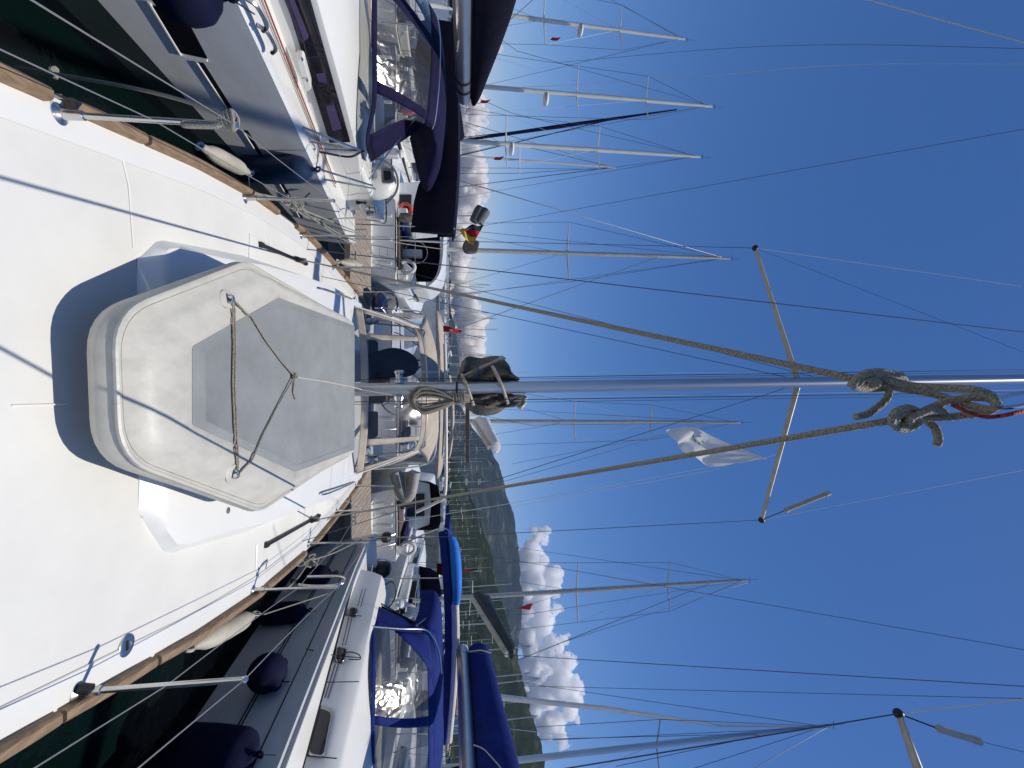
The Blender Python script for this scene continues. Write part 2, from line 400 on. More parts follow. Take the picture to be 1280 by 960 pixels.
def cloud(label, D, blobs, m, vox=26, name='cumulus_cloud', s1=210, s2=75):
    mb = MB()
    for px, py, r in blobs:
        for k in range(8):
            q = pY(px + random.uniform(-.9, .8) * r, py + random.uniform(-1.15, 1.15) * r, D + random.uniform(-1.2, 1.2) * r * D / 620)
            mb.ball(q, (r * random.uniform(.3, .85)) * D / 560, 12, (1, 1, .85))
        mb.ball(pY(px, py, D), r * D / 560, 14, (1, 1, .9))
    o = mb.build(name, m, label=label, cat='cloud', auto=False)
    rm = o.modifiers.new('merge', 'REMESH'); rm.mode = 'VOXEL'; rm.voxel_size = vox
    for t, st in ((tx1, s1), (tx2, s2 * 1.25), (tx3, s2 * .5)):
        d = o.modifiers.new('lumps', 'DISPLACE'); d.texture = t; d.strength = st; d.mid_level = .5; d.texture_coords = 'LOCAL'
    return o
cloud('towering white cumulus cloud above the green hill on the right', 8200,
      [(672, 668, 9), (680, 672, 5), (683, 662, 3), (665, 690, 14), (672, 712, 14), (690, 716, 9), (662, 730, 12), (690, 728, 12), (676, 755, 14), (655, 770, 14), (680, 778, 14), (664, 800, 16), (690, 812, 12),
       (676, 830, 18), (700, 838, 12), (700, 858, 18), (720, 872, 10), (680, 870, 18), (712, 888, 12), (690, 900, 14), (668, 880, 14), (700, 915, 8), (703, 930, 5), (660, 845, 14), (652, 742, 8), (697, 760, 7), (706, 800, 7), (714, 830, 8), (722, 855, 8)], CM, 19)
rc = random.Random(4)
bank = []
for y, t in ((-70, 626), (-45, 622), (-20, 624), (2, 622), (22, 620), (40, 624), (58, 629), (75, 620), (92, 612), (108, 606), (124, 610), (140, 613), (155, 611), (170, 606), (185, 601), (198, 608), (212, 612), (226, 610), (238, 614), (250, 612), (264, 606), (278, 596), (292, 586), (306, 583), (320, 588), (334, 585), (348, 581), (362, 590), (374, 594)):
    bank += [(t - 6, y, rc.uniform(4, 6.5)), (t - 14, y + rc.uniform(-6, 6), rc.uniform(6, 10)), (lerp(572, t, .45), y + rc.uniform(-6, 6), rc.uniform(7, 11)), (573, y, 8)]
cloud('long low bank of pale cumulus cloud behind the masts on the left', 11500, bank, CM2, 26, s1=230, s2=95)
cloud('rounded cream cumulus cloud beside the main mast', 10500,
      [(585, 380, 12), (590, 395, 13), (596, 410, 12), (600, 420, 9), (588, 428, 14), (582, 445, 13), (575, 462, 9), (598, 400, 8), (576, 385, 8), (578, 405, 9), (576, 440, 8), (577, 420, 8)], CM2, 24, s1=240, s2=90)
cloud('small white scrap of cloud between the mast and the grey mountain', 10500, [(588, 492, 7), (582, 500, 8), (594, 502, 5)], CM2, 26, s1=120, s2=60)
cloud('thin wisp of cloud high above the bank', 10500, [(664, 277, 2.2), (664, 286, 2.6), (663, 295, 2.4), (662, 304, 2)], cloud_mat('wisp_vapour', .0016), 16, name='wispy_cloud', s1=40, s2=30)
# ------------------------------------------------------------------ shared yacht pieces
def hull_rows(cx, st, ztail=-.4):
    """st: list of (Y, half beam at rail, half beam at water, rail z)"""
    rows = []
    for y, hb, wl, zs in st:
        prof = [(hb, zs), (lerp(hb, wl, .30) + .02 * hb, zs * .72), (lerp(hb, wl, .68) + .02 * hb, zs * .36), (wl, 0.0), (wl * .8, -.22), (wl * .3, ztail), (0, ztail - .05)]
        rows.append([V((cx + x, y, z)) for x, z in prof] + [V((cx - x, y, z)) for x, z in prof[-2::-1]])
    return rows
def deck_rows(cx, st, camber=.04, inset=.0, dz=-.004, n=10):
    rows = []
    for y, hb, wl, zs in st:
        rows.append([V((cx + lerp(-(hb - inset), hb - inset, i / n), y, zs + dz + camber * (1 - (2 * i / n - 1) ** 2))) for i in range(n + 1)])
    return rows

# ------------------------------------------------------------------ the yacht we stand on
yacht = thing('sailing_yacht', 'white sailing yacht with teak toe rails whose foredeck fills the foreground', 'sailing yacht', (.1, 3, 0))
CX = .1
OWN = [(-1.75, .03), (-1.4, .22), (-1, .40), (0, .78), (1, 1.04), (2, 1.28), (3, 1.52), (3.9, 1.68), (5, 1.79), (6.5, 1.80), (8, 1.76), (9.9, 1.55)]
YS = [-1.75, -1.6, -1.3, -.8, -.3, .2, .7, 1.2, 1.7, 2.2, 2.7, 3.2, 3.7, 4.2, 4.7, 5.2, 5.8, 6.4, 7, 7.7, 8.4, 9.2, 9.9]
def oz(y): return DZ + (.10 * (1 - y) * .12 if y < 1 else 0) - (max(0, y - 5.5)) * .02
own_st = [(y, tab(OWN, y), tab(OWN, y) * lerp(.55, .93, min(1, (y + 1.75) / 6)), oz(y)) for y in YS]
def hbo(y): return tab(OWN, y)
def camb(x, y): return .035 * (1 - ((x - CX) / max(.05, hbo(y))) ** 2)
mb = MB(); hr = hull_rows(CX, own_st); mb.grid(hr, False, False, True); mb.build('hull', M['gel'], yacht)
mb = MB(); mb.grid(deck_rows(CX, own_st, .035, .012, -.002, 14)); mb.build('deck', M['deck'], yacht)
# smooth gutter margin along each edge, standing a hair above the non-skid
def edge_pt(y, s, off, dz): 
    x = CX + s * (hbo(y) - off)
    return V((x, y, oz(y) + camb(x, y) + dz))
for s in (-1, 1):
    rows = [[edge_pt(y, s, .045, .004), edge_pt(y, s, .09, .006), edge_pt(y, s, .17, .006), edge_pt(y, s, .175, .001)] for y in [i * .25 - 1.2 for i in range(42)]]
    MB().grid(rows).build('deck_margin', M['gel'], yacht)
# teak toe rails, sawn in lengths
def toe_seg(s, y0, y1):
    n = max(3, int((y1 - y0) / .12)); rows = []; lo = []
    for i in range(n + 1):
        y = lerp(y0, y1, i / n); h = .058
        e = min(1, min(i, n - i) / 1.2); h *= lerp(.75, 1, e)
        def p(off, z): return V((CX + s * (hbo(y) - off), y, oz(y) + z))
        rows.append([p(.052, -.01), p(.046, h * .8), p(.036, h), p(.004, h), p(-.008, h * .75), p(-.010, -.02)])
        lo.append([p(-.0105, -.015), p(-.02, -.012), p(-.024, -.06), p(-.004, -.07)])
    MB().grid(rows, True, True, True).build('toe_rail', M['teak'], yacht)
    MB().grid(lo, True, True, True).build('rubbing_strake', M['teak_edge'], yacht)
for a, b_ in ((-1.3, 1.96), (2.06, 2.505), (2.535, 4.28), (4.78, 6.9), (7.0, 9.8)): toe_seg(-1, a, b_)
for a, b_ in ((-1.3, 2.0), (2.02, 2.58), (2.61, 4.0), (4.02, 5.05), (5.35, 7.3), (7.4, 9.8)): toe_seg(1, a, b_)

# coachroof with ramped front
CRL = [(2.45, -.64), (2.62, -.80), (3.0, -.88), (3.6, -1.0), (4.4, -1.11), (5.2, -1.19), (6.6, -1.25)]
CRR = [(2.45, .66), (2.68, .97), (3.0, 1.03), (3.6, 1.16), (4.4, 1.27), (5.2, 1.38), (6.6, 1.45)]
CRH = [(2.45, .0), (2.56, .065), (2.8, .085), (3.6, .14), (4.4, .20), (5.2, .25), (6.6, .32)]
def crz(y): return oz(y) + .03 + tab(CRH, y)
rows = []
for y in (2.45, 2.48, 2.53, 2.56, 2.6, 2.66, 2.75, 2.9, 3.2, 3.6, 4, 4.4, 4.8, 5.2, 5.7, 6.2, 6.6):
    l, r, h = tab(CRL, y), tab(CRR, y), tab(CRH, y); z0 = oz(y) - .01; w = min(.09, h * .8)
    zt = oz(y) + .03 + h
    rows.append([V((l, y, z0)), V((l + .01, y, z0 + .035)), V((l + w * .8, y, zt - .012)), V((l + w + .03, y, zt)), V((lerp(l, r, .3), y, zt + .02)), V((lerp(l, r, .5), y, zt + .03)), V((lerp(l, r, .7), y, zt + .02)), V((r - w - .03, y, zt)), V((r - w * .8, y, zt - .012)), V((r - .01, y, z0 + .035)), V((r, y, z0))])
MB().grid(rows, False, True, True).build('coachroof', M['gel'], yacht)
# moulded seams on the side decks
def deckline(pts, r=.004, name='deck_seam', m='gel_grey'):
    P = [pZ(px, py, DZ) for px, py in pts]
    P = [V((q.x, q.y, oz(q.y) + camb(q.x, q.y) + .001)) for q in P]
    MB().tube(P, r, 5).build(name, M[m], yacht)
deckline([(143, 160), (150, 195), (157, 232), (160, 310)])
deckline([(315, 255), (332, 290), (336, 305)])
deckline([(0, 507), (40, 506), (72, 505)])
deckline([(318, 680), (319, 702), (321, 722)])
# raised locker lip beside the left track
for pts in (((310, 292), (308, 322)), ((309, 293), (335, 306)), ((318, 681), (318, 712))): deckline(pts, .006, 'moulded_lip', 'gel')
# deck filler cap
q = pZ(155, 807, DZ); z = oz(q.y) + camb(q.x, q.y)
fc = MB().lathe((q.x, q.y, z), (0, 0, 1), [(0, .052), (.006, .052), (.009, .046), (.009, .03), (.006, .029), (.006, .002)], 24).build('filler_cap', M['steel'], yacht)
MB().box(q.x - .022, q.x + .022, q.y - .005, q.y + .005, z + .0065, z + .0095).build('key_slot', M['black'], fc)
q = pZ(281, 638, DZ + .12)
MB().lathe((q.x, q.y, crz(q.y) - .004), (0, 0, 1), [(0, .022), (.01, .022), (.014, .016), (.014, .002)], 14).build('deck_light', M['rubber'], yacht)

# jib tracks with their cars
def track(a, b_, car):
    A, B = a, b_
    d = (B - A).normalized(); sd = d.cross(V((0, 0, 1))).normalized()
    mb = MB(); rows = []
    for t in (0, 1):
        p = A.lerp(B, t)
        rows.append([p + sd * .016 + V((0, 0, -.01)), p + sd * .016 + V((0, 0, .018)), p + sd * .010 + V((0, 0, .024)), p - sd * .010 + V((0, 0, .024)), p - sd * .016 + V((0, 0, .018)), p - sd * .016 + V((0, 0, -.01))])
    t = mb.grid(rows, True, True, True).build('jib_track', M['black'], yacht, smooth=False)
    e = MB()
    for k in range(2):
        p = (A, B)[k]; e.tube([p - d * .03 + V((0, 0, .008)), p + d * .03 + V((0, 0, .008))], .026, 6)
        e.build('track_end', M['black'], t, smooth=False); e = MB()
    p = A.lerp(B, car)
    MB().tube([p - d * .07 + V((0, 0, .035)), p + d * .07 + V((0, 0, .035))], .028, 8).build('track_car', M['black'], t)
    MB().lathe(p + V((0, 0, .05)) - sd * .02, sd, [(0, .045), (.008, .05), (.02, .035), (.032, .05), (.04, .045)], 16).build('sheave', M['rubber'], t)
    return p + V((0, 0, .07))
def dz_of(px, py, add=0.0):
    q = pZ(px, py, DZ + add); return V((q.x, q.y, oz(q.y) + camb(q.x, q.y) + add))
carL = track(dz_of(323, 306), dz_of(379, 329), .78)
carR = track(dz_of(330, 681), dz_of(396, 645), .82)
# grab rails on the coachroof
def grab(pts, z=.0):
    P = [pZ(px, py, DZ + .28) for px, py in pts]
    mb = MB(); up = V((0, 0, .05))
    a, b_ = P
    mb.tube(smooth_path([a, a + up * .8 + (b_ - a) * .06, a.lerp(b_, .5) + up, b_ + up * .8 - (b_ - a) * .06, b_], 5), .011, 8)
    mb.build('grab_rail', M['steel'], yacht)
grab(((400, 361), (437, 374))); grab(((402, 618), (440, 602)))
# short chrome rods lying on the coachroof beside the hood
# stanchions, lifelines
def stanchion(s, y, h=.66, lean=.03, gate=0):
    b0 = V((CX + s * (hbo(y) - .075), y, oz(y) + .004)); t0 = b0 + V((s * lean, .03, h))
    st = MB().tube([b0 + (t0 - b0) * .02, t0], .0125, 10).build('stanchion', M['steel'], yacht)
    MB().lathe(b0, t0 - b0, [(-.004, .045), (.006, .044), (.012, .030), (.018, .021), (.09, .019), (.092, .012)], 16).build('stanchion_base', M['steel'], st)
    MB().ball(t0, .016, 8).build('stanchion_cap', M['steel'], st)
    return b0, t0
ys_st = {-1: [-.9, 2.03, 3.66, 4.95, 6.3, 7.8], 1: [-.7, 2.12, 3.8, 5.2, 6.5, 7.9]}
for s in (-1, 1):
    tops = []; mids = []
    for y in ys_st[s]:
        b0, t0 = stanchion(s, y, lean=.03)
        tops.append(t0); mids.append(b0.lerp(t0, .52))
    for arr in (tops, mids):
        P = []
        for a, b_ in zip(arr, arr[1:]): P += sagline(a, b_, .012, 6)[:-1]
        MB().tube(P + [arr[-1]], .0024, 6).build('lifeline', M['lifeline_wire'], yacht)
# pulpit rail forward of the camera closes the lifelines
P = [V((CX - .52, -.9, DZ + .7)), V((CX - .3, -1.5, DZ + .72)), V((CX, -1.8, DZ + .73)), V((CX + .3, -1.5, DZ + .72)), V((CX + .55, -.7, DZ + .7))]
MB().tube(smooth_path(P, 6), .0125, 10).build('pulpit', M['steel'], yacht)
# bent gate tubes beside the second stanchion on each side
y = 3.8; b0 = V((CX + hbo(y) - .075, y + .05, oz(y) + .34))
g = [b0, b0 + V((.02, .0, .12)), b0 + V((.03, .01, .28)), b0 + V((.03, .06, .35)), b0 + V((.03, .14, .34)), b0 + V((.02, .17, .25)), b0 + V((.01, .17, .02))]
MB().tube(smooth_path(g, 6), .0115, 10).build('gate_loop', M['steel'], yacht)

# mast
MY = 4.9
mb_, mt_ = pY(440, 487.3, MY), pY(1280, 473.6, MY)
d = (mt_ - mb_); axis = d / d.z
def mast_at(z): return mb_ + axis * (z - mb_.z)
zb = crz(MY) - .02
rows = []
for z in (zb, zb + 1.2, 6, 9, 12.2, 14.6):
    c = mast_at(z); rx, ry = (.072, .105) if z < 12 else (.055, .08)
    rows.append([c + V((math.cos(2 * math.pi * k / 28) * rx, math.sin(2 * math.pi * k / 28) * ry, 0)) for k in range(28)])
mast = MB().grid(rows, True, True, True).build('mast', M['alu'], yacht)
MB().lathe(mast_at(zb), (0, 0, 1), [(0, .15), (.03, .15), (.05, .12), (.10, .105)], 24, 1.25).build('mast_collar', M['alu_dull'], mast)
# spreaders
def spreader(tip_px, root_px, Yt):
    r0 = pY(*root_px, MY); r0 = mast_at(r0.z); t0 = pY(*tip_px, Yt)
    n = 8; pts = [r0.lerp(t0, i / n) for i in range(n + 1)]
    sp = MB().tube(pts, [lerp(.048, .030, i / n) for i in range(n + 1)], 12, .5, up=(0, 1, .1)).build('spreader', M['alu_dull'], mast)
    MB().ball(t0, .042, 10, (1, 1, 1)).build('spreader_cap', M['black'], sp)
    return t0
tipL = spreader((944, 310), (998, 478), 5.25); tipR = spreader((952, 650), (998, 482), 5.25)
# standing rigging
def wire(a, b_, r=.0035, m='wire', name='shroud', par=None, sag=0):
    P = sagline(a, b_, sag) if sag else [a, b_]
    return MB().tube(P, r, 6).build(name, M[m], par if par is not None else yacht)
chL, chR = V((CX - 1.70, 5.0, oz(5) + .02)), V((CX + 1.72, 5.2, oz(5.2) + .02))
wire(chL, tipL, .004); wire(chR, tipR, .004)
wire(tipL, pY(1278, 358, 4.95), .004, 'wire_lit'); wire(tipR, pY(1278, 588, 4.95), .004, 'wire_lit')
wire(tipL, pY(1279, 440, 4.9), .0025); wire(V((CX - 1.62, 5.15, oz(5))), pY(1280, 415, 4.9), .006)
wire(V((CX + 1.62, 5.0, oz(5))), mast_at(7.4), .004); wire(V((CX - 1.45, 5.7, oz(5.5))), mast_at(7.5), .004)
wire(pY(470, 330, 7.4), pY(1044, 478, 4.95), .0035, name='running_backstay')
# halyards beside the mast
for (a, b_, r, m, y) in (((436, 475), (1280, 462), .004, 'black', 4.85), ((436, 477), (1280, 465), .003, 'wire', 5.05), ((436, 502.5), (1280, 490.5), .0045, 'black', 4.85), ((436, 505.5), (1280, 494), .003, 'wire', 4.85),
                         ((520, 465), (980, 466.5), .0025, 'wire_lit', 5.2), ((640, 497), (1280, 487.5), .003, 'wire_lit', 5.1)):
    wire(pY(*a, y), pY(*b_, y), r, m, 'halyard', mast)
# boom end and lazy bag seen end on, behind the mast
BZ = mast_at(3.1)
boom = MB().tube([V((BZ.x, MY + .14, 3.12)), V((CX + .05, 9.2, 3.02))], .075, 14, 1.2).build('boom', M['alu'], yacht)
rows = []
def bagring(y, w, z0, z1, j):
    r = []
    for k in range(20):
        a = 2 * math.pi * k / 20; q = V((math.cos(a) * 1.3 + j, math.sin(a) * 1.3, y * 1.5))
        s_ = 1 + .16 * NZ.noise(q * 1.8)
        r.append(V((BZ.x + math.cos(a) * w * s_ + .02, y, lerp(z0, z1, .5 + .5 * math.sin(a) * s_))))
    return r
for i, (y, w, z0, z1) in enumerate(((4.99, .08, 3.2, 3.45), (5.03, .27, 3.08, 3.62), (5.1, .33, 3.05, 3.72), (5.5, .34, 3.05, 3.72), (6.3, .30, 3.06, 3.66), (7.4, .25, 3.05, 3.55), (8.6, .20, 3.02, 3.4), (9.1, .08, 3.05, 3.2))):
    rows.append(bagring(y, w, z0, z1, i * .7))
bag = MB().grid(rows, True, True, True).build('sail_cover', M['greycover'], boom, sub=1)
# loose folded flaps of the cover standing out either side of the mast
def flap(pts, y, th=.03, name='cover_flap', m='greycover', par=None):
    P = [pY(px, py, y + dy) for px, py, dy in pts]
    return MB().prism(P, V((0, th, 0))).build(name, M[m], par or bag, smooth=False, bevel=.008)
def fold(prof, y0, name='cover_fold', m='greycover', par=None):
    """strip of cloth between two pixel edges with folds in depth"""
    rows = []
    n = 14
    A = smooth_path([pY(a[0], a[1], y0 + a[2]) for a, b_ in prof], 5); B = smooth_path([pY(b_[0], b_[1], y0 + b_[2]) for a, b_ in prof], 5)
    for i, (p, q) in enumerate(zip(A, B)):
        row = []
        for j in range(n + 1):
            t = j / n; c = p.lerp(q, t)
            c = c + V((0, .05 * math.sin(t * 9 + i * .5) + .04 * NZ.noise(V((i * .35, t * 5, y0))), .02 * NZ.noise(V((i * .4, t * 4, 7)))))
            row.append(c)
        rows.append(row)
    return MB().grid(rows).build(name, M[m], par or bag, solid=.012)
fold([((574, 473, 0), (571, 470, .2)), ((578, 452, .05), (588, 474, 0)), ((586, 446, .1), (600, 474, 0)), ((602, 447, .15), (608, 475, 0)), ((626, 446, .1), (616, 476, 0)), ((638, 462, .05), (630, 476, 0)), ((650, 474, 0), (644, 477, .05))], 4.92)
fold([((574, 468, .1), (590, 466, .3)), ((584, 458, .2), (600, 452, .35)), ((604, 455, .2), (612, 450, .3)), ((618, 452, .12), (627, 447, .2)), ((627, 446, .1), (632, 449, .1))], 5.0)
fold([((590, 492, 0), (592, 505, .1)), ((602, 493, .02), (606, 509, .1)), ((616, 493, 0), (616, 510, .1)), ((630, 493, .02), (630, 509, .12)), ((644, 493, 0), (646, 507, .1)), ((656, 494, 0), (658, 498, .1))], 4.9)
fold([((640, 495, 0), (648, 511, .1)), ((650, 494, 0), (652, 511, .1)), ((659, 497, 0), (656, 506, .1))], 4.95, m='whitecanvas')
# beige ties that wrap over mast and cover, with a plastic corner
for a, b_ in (((577, 467), (592, 507)), ((615, 457), (635, 505))):
    p, q = pY(*a, 4.9), pY(*b_, 4.92); mid = p.lerp(q, .5); mid.y = 4.77
    d_ = (q - p).normalized(); wv = V((0, 0, 1)).cross(V((0, 1, 0))); wv = V((-d_.z, 0, d_.x)) * .018
    rows = []
    for c in smooth_path([p, p.lerp(q, .3) + V((0, -.10, 0)), mid, p.lerp(q, .7) + V((0, -.10, 0)), q], 5): rows.append([c - wv, c + wv])
    MB().grid(rows).build('sail_tie', M['beige'], bag, solid=.006)
p, q = pY(579, 470, 4.93), pY(627, 448, 4.98)
MB().tube([p, q], .018, 8).build('cover_batten', M['beige'], bag)
MB().ball(q, .035, 8, (1, 1, 1)).build('batten_cap', M['beige'], bag)
p = pY(571, 487, 4.78); MB().box(p.x - .085, p.x + .085, p.y, p.y + .02, p.z - .012, p.z + .012).build('mast_band', M['black'], mast)
# self-tailing winch low on the mast, hidden side cleats
for sx, px_ in ((-1, 470), (1, 508)):
    pp = mast_at(2.4) + V((sx * .08, 0, 0))
    MB().lathe(pp, (sx, -.2, 0), [(0, .055), (.03, .055), (.05, .04), (.09, .04), (.11, .055), (.125, .05), (.13, .01)], 18).build('mast_winch', M['steel'], mast)

# sprayhood in beige canvas with clear panels
def surf(B, T, bulge=.06, nrm=V((0, -1, .3))):
    def f(u, v):
        n = len(B) - 1
        def on(C):
            x = min(max(u * n, 0), n - 1e-6); i = int(x); return C[i].lerp(C[i + 1], x - i)
        return on(B).lerp(on(T), v) + nrm * (bulge * 4 * v * (1 - v))
    return f
def patch(f, u0, u1, v0, v1, nu=10, nv=8, off=V((0, 0, 0)), cut=None):
    return [[f(lerp(u0, u1, i / nu), lerp(v0, v1, j / nv)) + off for i in range(nu + 1)] for j in range(nv + 1)]
hood = bpy.data.objects.new('sprayhood', None); COL.objects.link(hood); hood.parent = yacht; BASE[hood.name] = BASE[yacht.name]; hood.empty_display_size = .1
Bp = [pY(444, 384, 6.12), pY(449, 421, 5.85), pY(451, 453, 5.76), pY(451, 487, 5.74), pY(451, 521, 5.76), pY(449, 553, 5.85), pY(445, 592, 6.12)]
Tp = [pY(524, 411, 6.75), pY(529, 424, 6.5), pY(533, 453, 6.38), pY(534, 487, 6.36), pY(533.5, 521, 6.38), pY(531, 547, 6.5), pY(523, 562, 6.75)]
Ap = [pY(531, 392, 7.75), pY(543, 428, 7.7), pY(546.5, 455, 7.65), pY(547.5, 487, 7.65), pY(547, 521, 7.65), pY(545.5, 552, 7.7), pY(534, 580, 7.75)]
fs = surf(smooth_path(Bp, 4), smooth_path(Tp, 4), .05)
def strip(u0, u1, v0, v1, nu=12, nv=6, m='beige', name='canvas_band', solid=.006, off=V((0, 0, 0))):
    return MB().grid(patch(fs, u0, u1, v0, v1, nu, nv, off)).build(name, M[m], hood, solid=solid)
strip(0, 1, 0, .10, 36); strip(0, 1, .90, 1.0, 36)
for u0, u1 in ((0, .022), (.145, .185), (.815, .855), (.978, 1)): strip(u0, u1, .10, .90, 3, 12)
for u0, u1 in ((.022, .145), (.185, .815), (.855, .978)): MB().grid(patch(fs, u0, u1, .10, .90, 16, 12, V((0, .003, 0)))).build('clear_window', M['vinyl'], hood)
fr = surf(smooth_path(Tp, 4), smooth_path(Ap, 4), .05, V((0, 0, 1)))
MB().grid(patch(fr, 0, 1, 0, 1, 36, 8)).build('hood_roof', M['beige'], hood, solid=.006)
for C, k in ((Tp, .012), (Ap, .013)):
    low0 = V((C[0].x - .12, C[0].y + .25, crz(6.5) - .05)); low1 = V((C[-1].x + .12, C[-1].y + .25, crz(6.5) - .05))
    MB().tube(smooth_path([low0] + C + [low1], 5), k, 8).build('hood_frame', M['steel'], hood)
MB().tube([p + V((0, -.012, .0)) for p in smooth_path(Tp, 5)], .008, 6).build('hood_piping', M['whitecanvas'], hood)
MB().tube([fs(0, t / 10) + V((-.008, -.012, 0)) for t in range(11)], .011, 8).build('hood_piping', M['whitecanvas'], hood)
MB().tube([fs(1, t / 10) + V((.008, -.012, 0)) for t in range(11)], .011, 8).build('hood_piping', M['whitecanvas'], hood)
# side curtains of the hood
for s, i in ((-1, 0), (1, -1)):
    rows = []
    for t in range(7):
        a = Tp[i].lerp(Ap[i], t / 6); bb = Bp[i].lerp(V((Bp[i].x + s * .12, 7.85, crz(6.4))), t / 6)
        rows.append([a.lerp(bb, k / 8) + V((s * .05 * math.sin(math.pi * k / 8), 0, 0)) for k in range(9)])
    MB().grid(rows[:2]).build('hood_side', M['beige'], hood, solid=.005); MB().grid(rows[1:]).build('side_window', M['vinyl'], hood)
# cockpit: coaming, wheel, bimini frame behind the hood
MB().box(CX - 1.35, CX - 1.0, 6.62, 9.3, oz(8) - .02, oz(8) + .28).box(CX + 1.0, CX + 1.35, 6.62, 9.3, oz(8) - .02, oz(8) + .28).build('cockpit_coaming', M['gel'], yacht, bevel=.04)
w0 = V((CX + .1, 8.6, 2.05)); wp = [w0 + V((math.cos(a) * .42, .1 * math.sin(a), math.sin(a) * .42)) for a in [2 * math.pi * i / 28 for i in range(28)]]
whl = MB().tube(wp, .014, 8, closed=True).build('steering_wheel', M['steel'], yacht)
for k in range(3):
    a = k * math.pi / 3; MB().tube([w0 + V((math.cos(a) * .42, 0, math.sin(a) * .42)), w0 - V((math.cos(a) * .42, 0, math.sin(a) * .42))], .006, 6).build('wheel_spoke', M['steel'], whl)
MB().lathe((CX + .1, 8.75, oz(8.7)), (0, 0, 1), [(0, .13), (.05, .10), (.8, .085), (.95, .11), (1.02, .09), (1.03, .01)], 18).build('steering_pedestal', M['gel'], yacht)
MB().tube(smooth_path([pY(520, 640, 8.1), pY(545, 628, 8.05), pY(556, 618, 8.0), pY(557.5, 570, 7.98), pY(557.5, 520, 7.98), pY(557, 470, 8.0), pY(556, 430, 8.05)], 6), .03, 10).build('bimini_tube', M['mast_white'], yacht)
bim = MB().grid([[V((lerp(-1.35, 1.75, i / 12), y, zz + .06 * (1 - (2 * i / 12 - 1) ** 2))) for i in range(13)] for y, zz in ((8.02, 2.72), (8.5, 2.78), (9.2, 2.80), (9.9, 2.74))]).build('bimini', M['beige'], yacht, solid=.01)
MB().box(CX + .2, CX + 1.42, 8.35, 8.9, 3.27, 3.33).build('solar_panel', M['brown'], yacht, bevel=.008)
for x_ in (CX + .25, CX + 1.35): MB().tube([V((x_, 8.6, 2.78)), V((x_, 8.6, 3.28))], .014, 8).build('panel_leg', M['steel'], yacht)
MB().box(CX - .95, CX + .95, 6.75, 9.4, oz(8) - .05, oz(8) + .02).build('cockpit_sole', M['plank'], yacht, smooth=False)
for s in (-1, 1): MB().box(CX + s * .72 - .26, CX + s * .72 + .26, 6.8, 9.2, oz(8) + .02, oz(8) + .20).build('cockpit_cushion', M['navy_dark'], yacht, bevel=.04)
MB().box(CX - .22, CX + .22, 7.3, 8.3, oz(8) + .0, oz(8) + .55).build('cockpit_table', M['brown'], yacht, bevel=.03)
MB().box(CX - .38, CX + .38, 6.60, 6.64, crz(6.5) - .02, crz(6.5) + .05).build('companionway', M['black'], yacht, smooth=False)
for s in (-1, 1):
    for y in (6.9, 7.6): MB().lathe((CX + s * 1.17, y, oz(8) + .28), (0, 0, 1), [(0, .075), (.06, .07), (.08, .055), (.15, .055), (.17, .07), (.185, .01)], 16).build('winch', M['steel'], yacht)
MB().tube([V((CX - 1.5, 9.85, 1.2)), V((CX - 1.5, 9.85, 1.85)), V((CX - .4, 9.95, 1.88)), V((CX + .5, 9.95, 1.88)), V((CX + 1.5, 9.85, 1.85)), V((CX + 1.5, 9.85, 1.2))], .013, 8).build('pushpit', M['steel'], yacht)
# ------------------------------------------------------------------ upturned dinghy
dinghy = thing('dinghy', 'upturned cream dinghy with a grey bottom panel lashed on the foredeck', 'dinghy', (0, 3.2, 1.7))
def hexring(p, rs, k=6):
    out = []
    n = len(p)
    for i in range(n):
        c, a, b_ = p[i], p[i - 1], p[(i + 1) % n]
        r = rs[i]
        s = c + (a - c).normalized() * min(r, (a - c).length * .46); e = c + (b_ - c).normalized() * min(r, (b_ - c).length * .46)
        for j in range(k + 1):
            t = j / k; out.append(s * (1 - t) ** 2 + c * 2 * t * (1 - t) + e * t * t)
    return out
def dz(h): return DZ + h
# panel plane: rises aft because the boat lies on the coachroof
P0, SL = (2.36, .345), .168
def onpanel(px, py, add=0.0):
    n = V((0, -SL, 1)).normalized(); return hit(px, py, V((0, P0[0], dz(P0[1] + add))), n)
pan = [onpanel(*q) for q in ((240, 433), (348, 372), (443, 407), (443, 562), (369, 590), (240, 531))]
def wp(px, py, h): return pZ(px, py, dz(h))
rimL, rimR = wp(300, 327, .40), wp(318, 639, .40)
sy = pan[2].y + .02
lipT = [wp(141, 392, .26), rimL + V((0, .01, .02)), V((-.70, sy - .02, dz(.46))), V((.77, sy - .02, dz(.46))), rimR + V((0, .01, .02)), wp(148, 573, .26)]
bot = [lipT[0] + V((.0, -.005, -.095)), lipT[1] + V((0, 0, -.045)), lipT[2] + V((0, 0, -.06)), lipT[3] + V((0, 0, -.06)), lipT[4] + V((0, 0, -.045)), lipT[5] + V((0, -.005, -.095))]
ctr = sum(lipT, V((0, 0, 0))) / 6
def inset(ps, a, dzv):
    return [p + (V((ctr.x, ctr.y, p.z)) - p).normalized() * a + V((0, 0, dzv)) for p in ps]
rs = [.16, .085, .07, .07, .085, .16]
lip1 = inset(lipT, -.004, -.012); lip2 = inset(lipT, .012, .010); lip3 = inset(lipT, .03, .004)
mid = []
for i in range(6):
    p = lip3[i].lerp(pan[i], .5); mid.append(p + V((0, 0, .045 if i in (0, 5) else .055)) + (V((ctr.x, ctr.y, p.z)) - p).normalized() * -.02)
q1 = [lip3[i].lerp(mid[i], .5) + V((0, 0, .016)) for i in range(6)]
q3 = [mid[i].lerp(pan[i], .55) + V((0, 0, .014)) for i in range(6)]
R6 = lambda P, f=1.0: hexring(P, [r * f for r in rs])
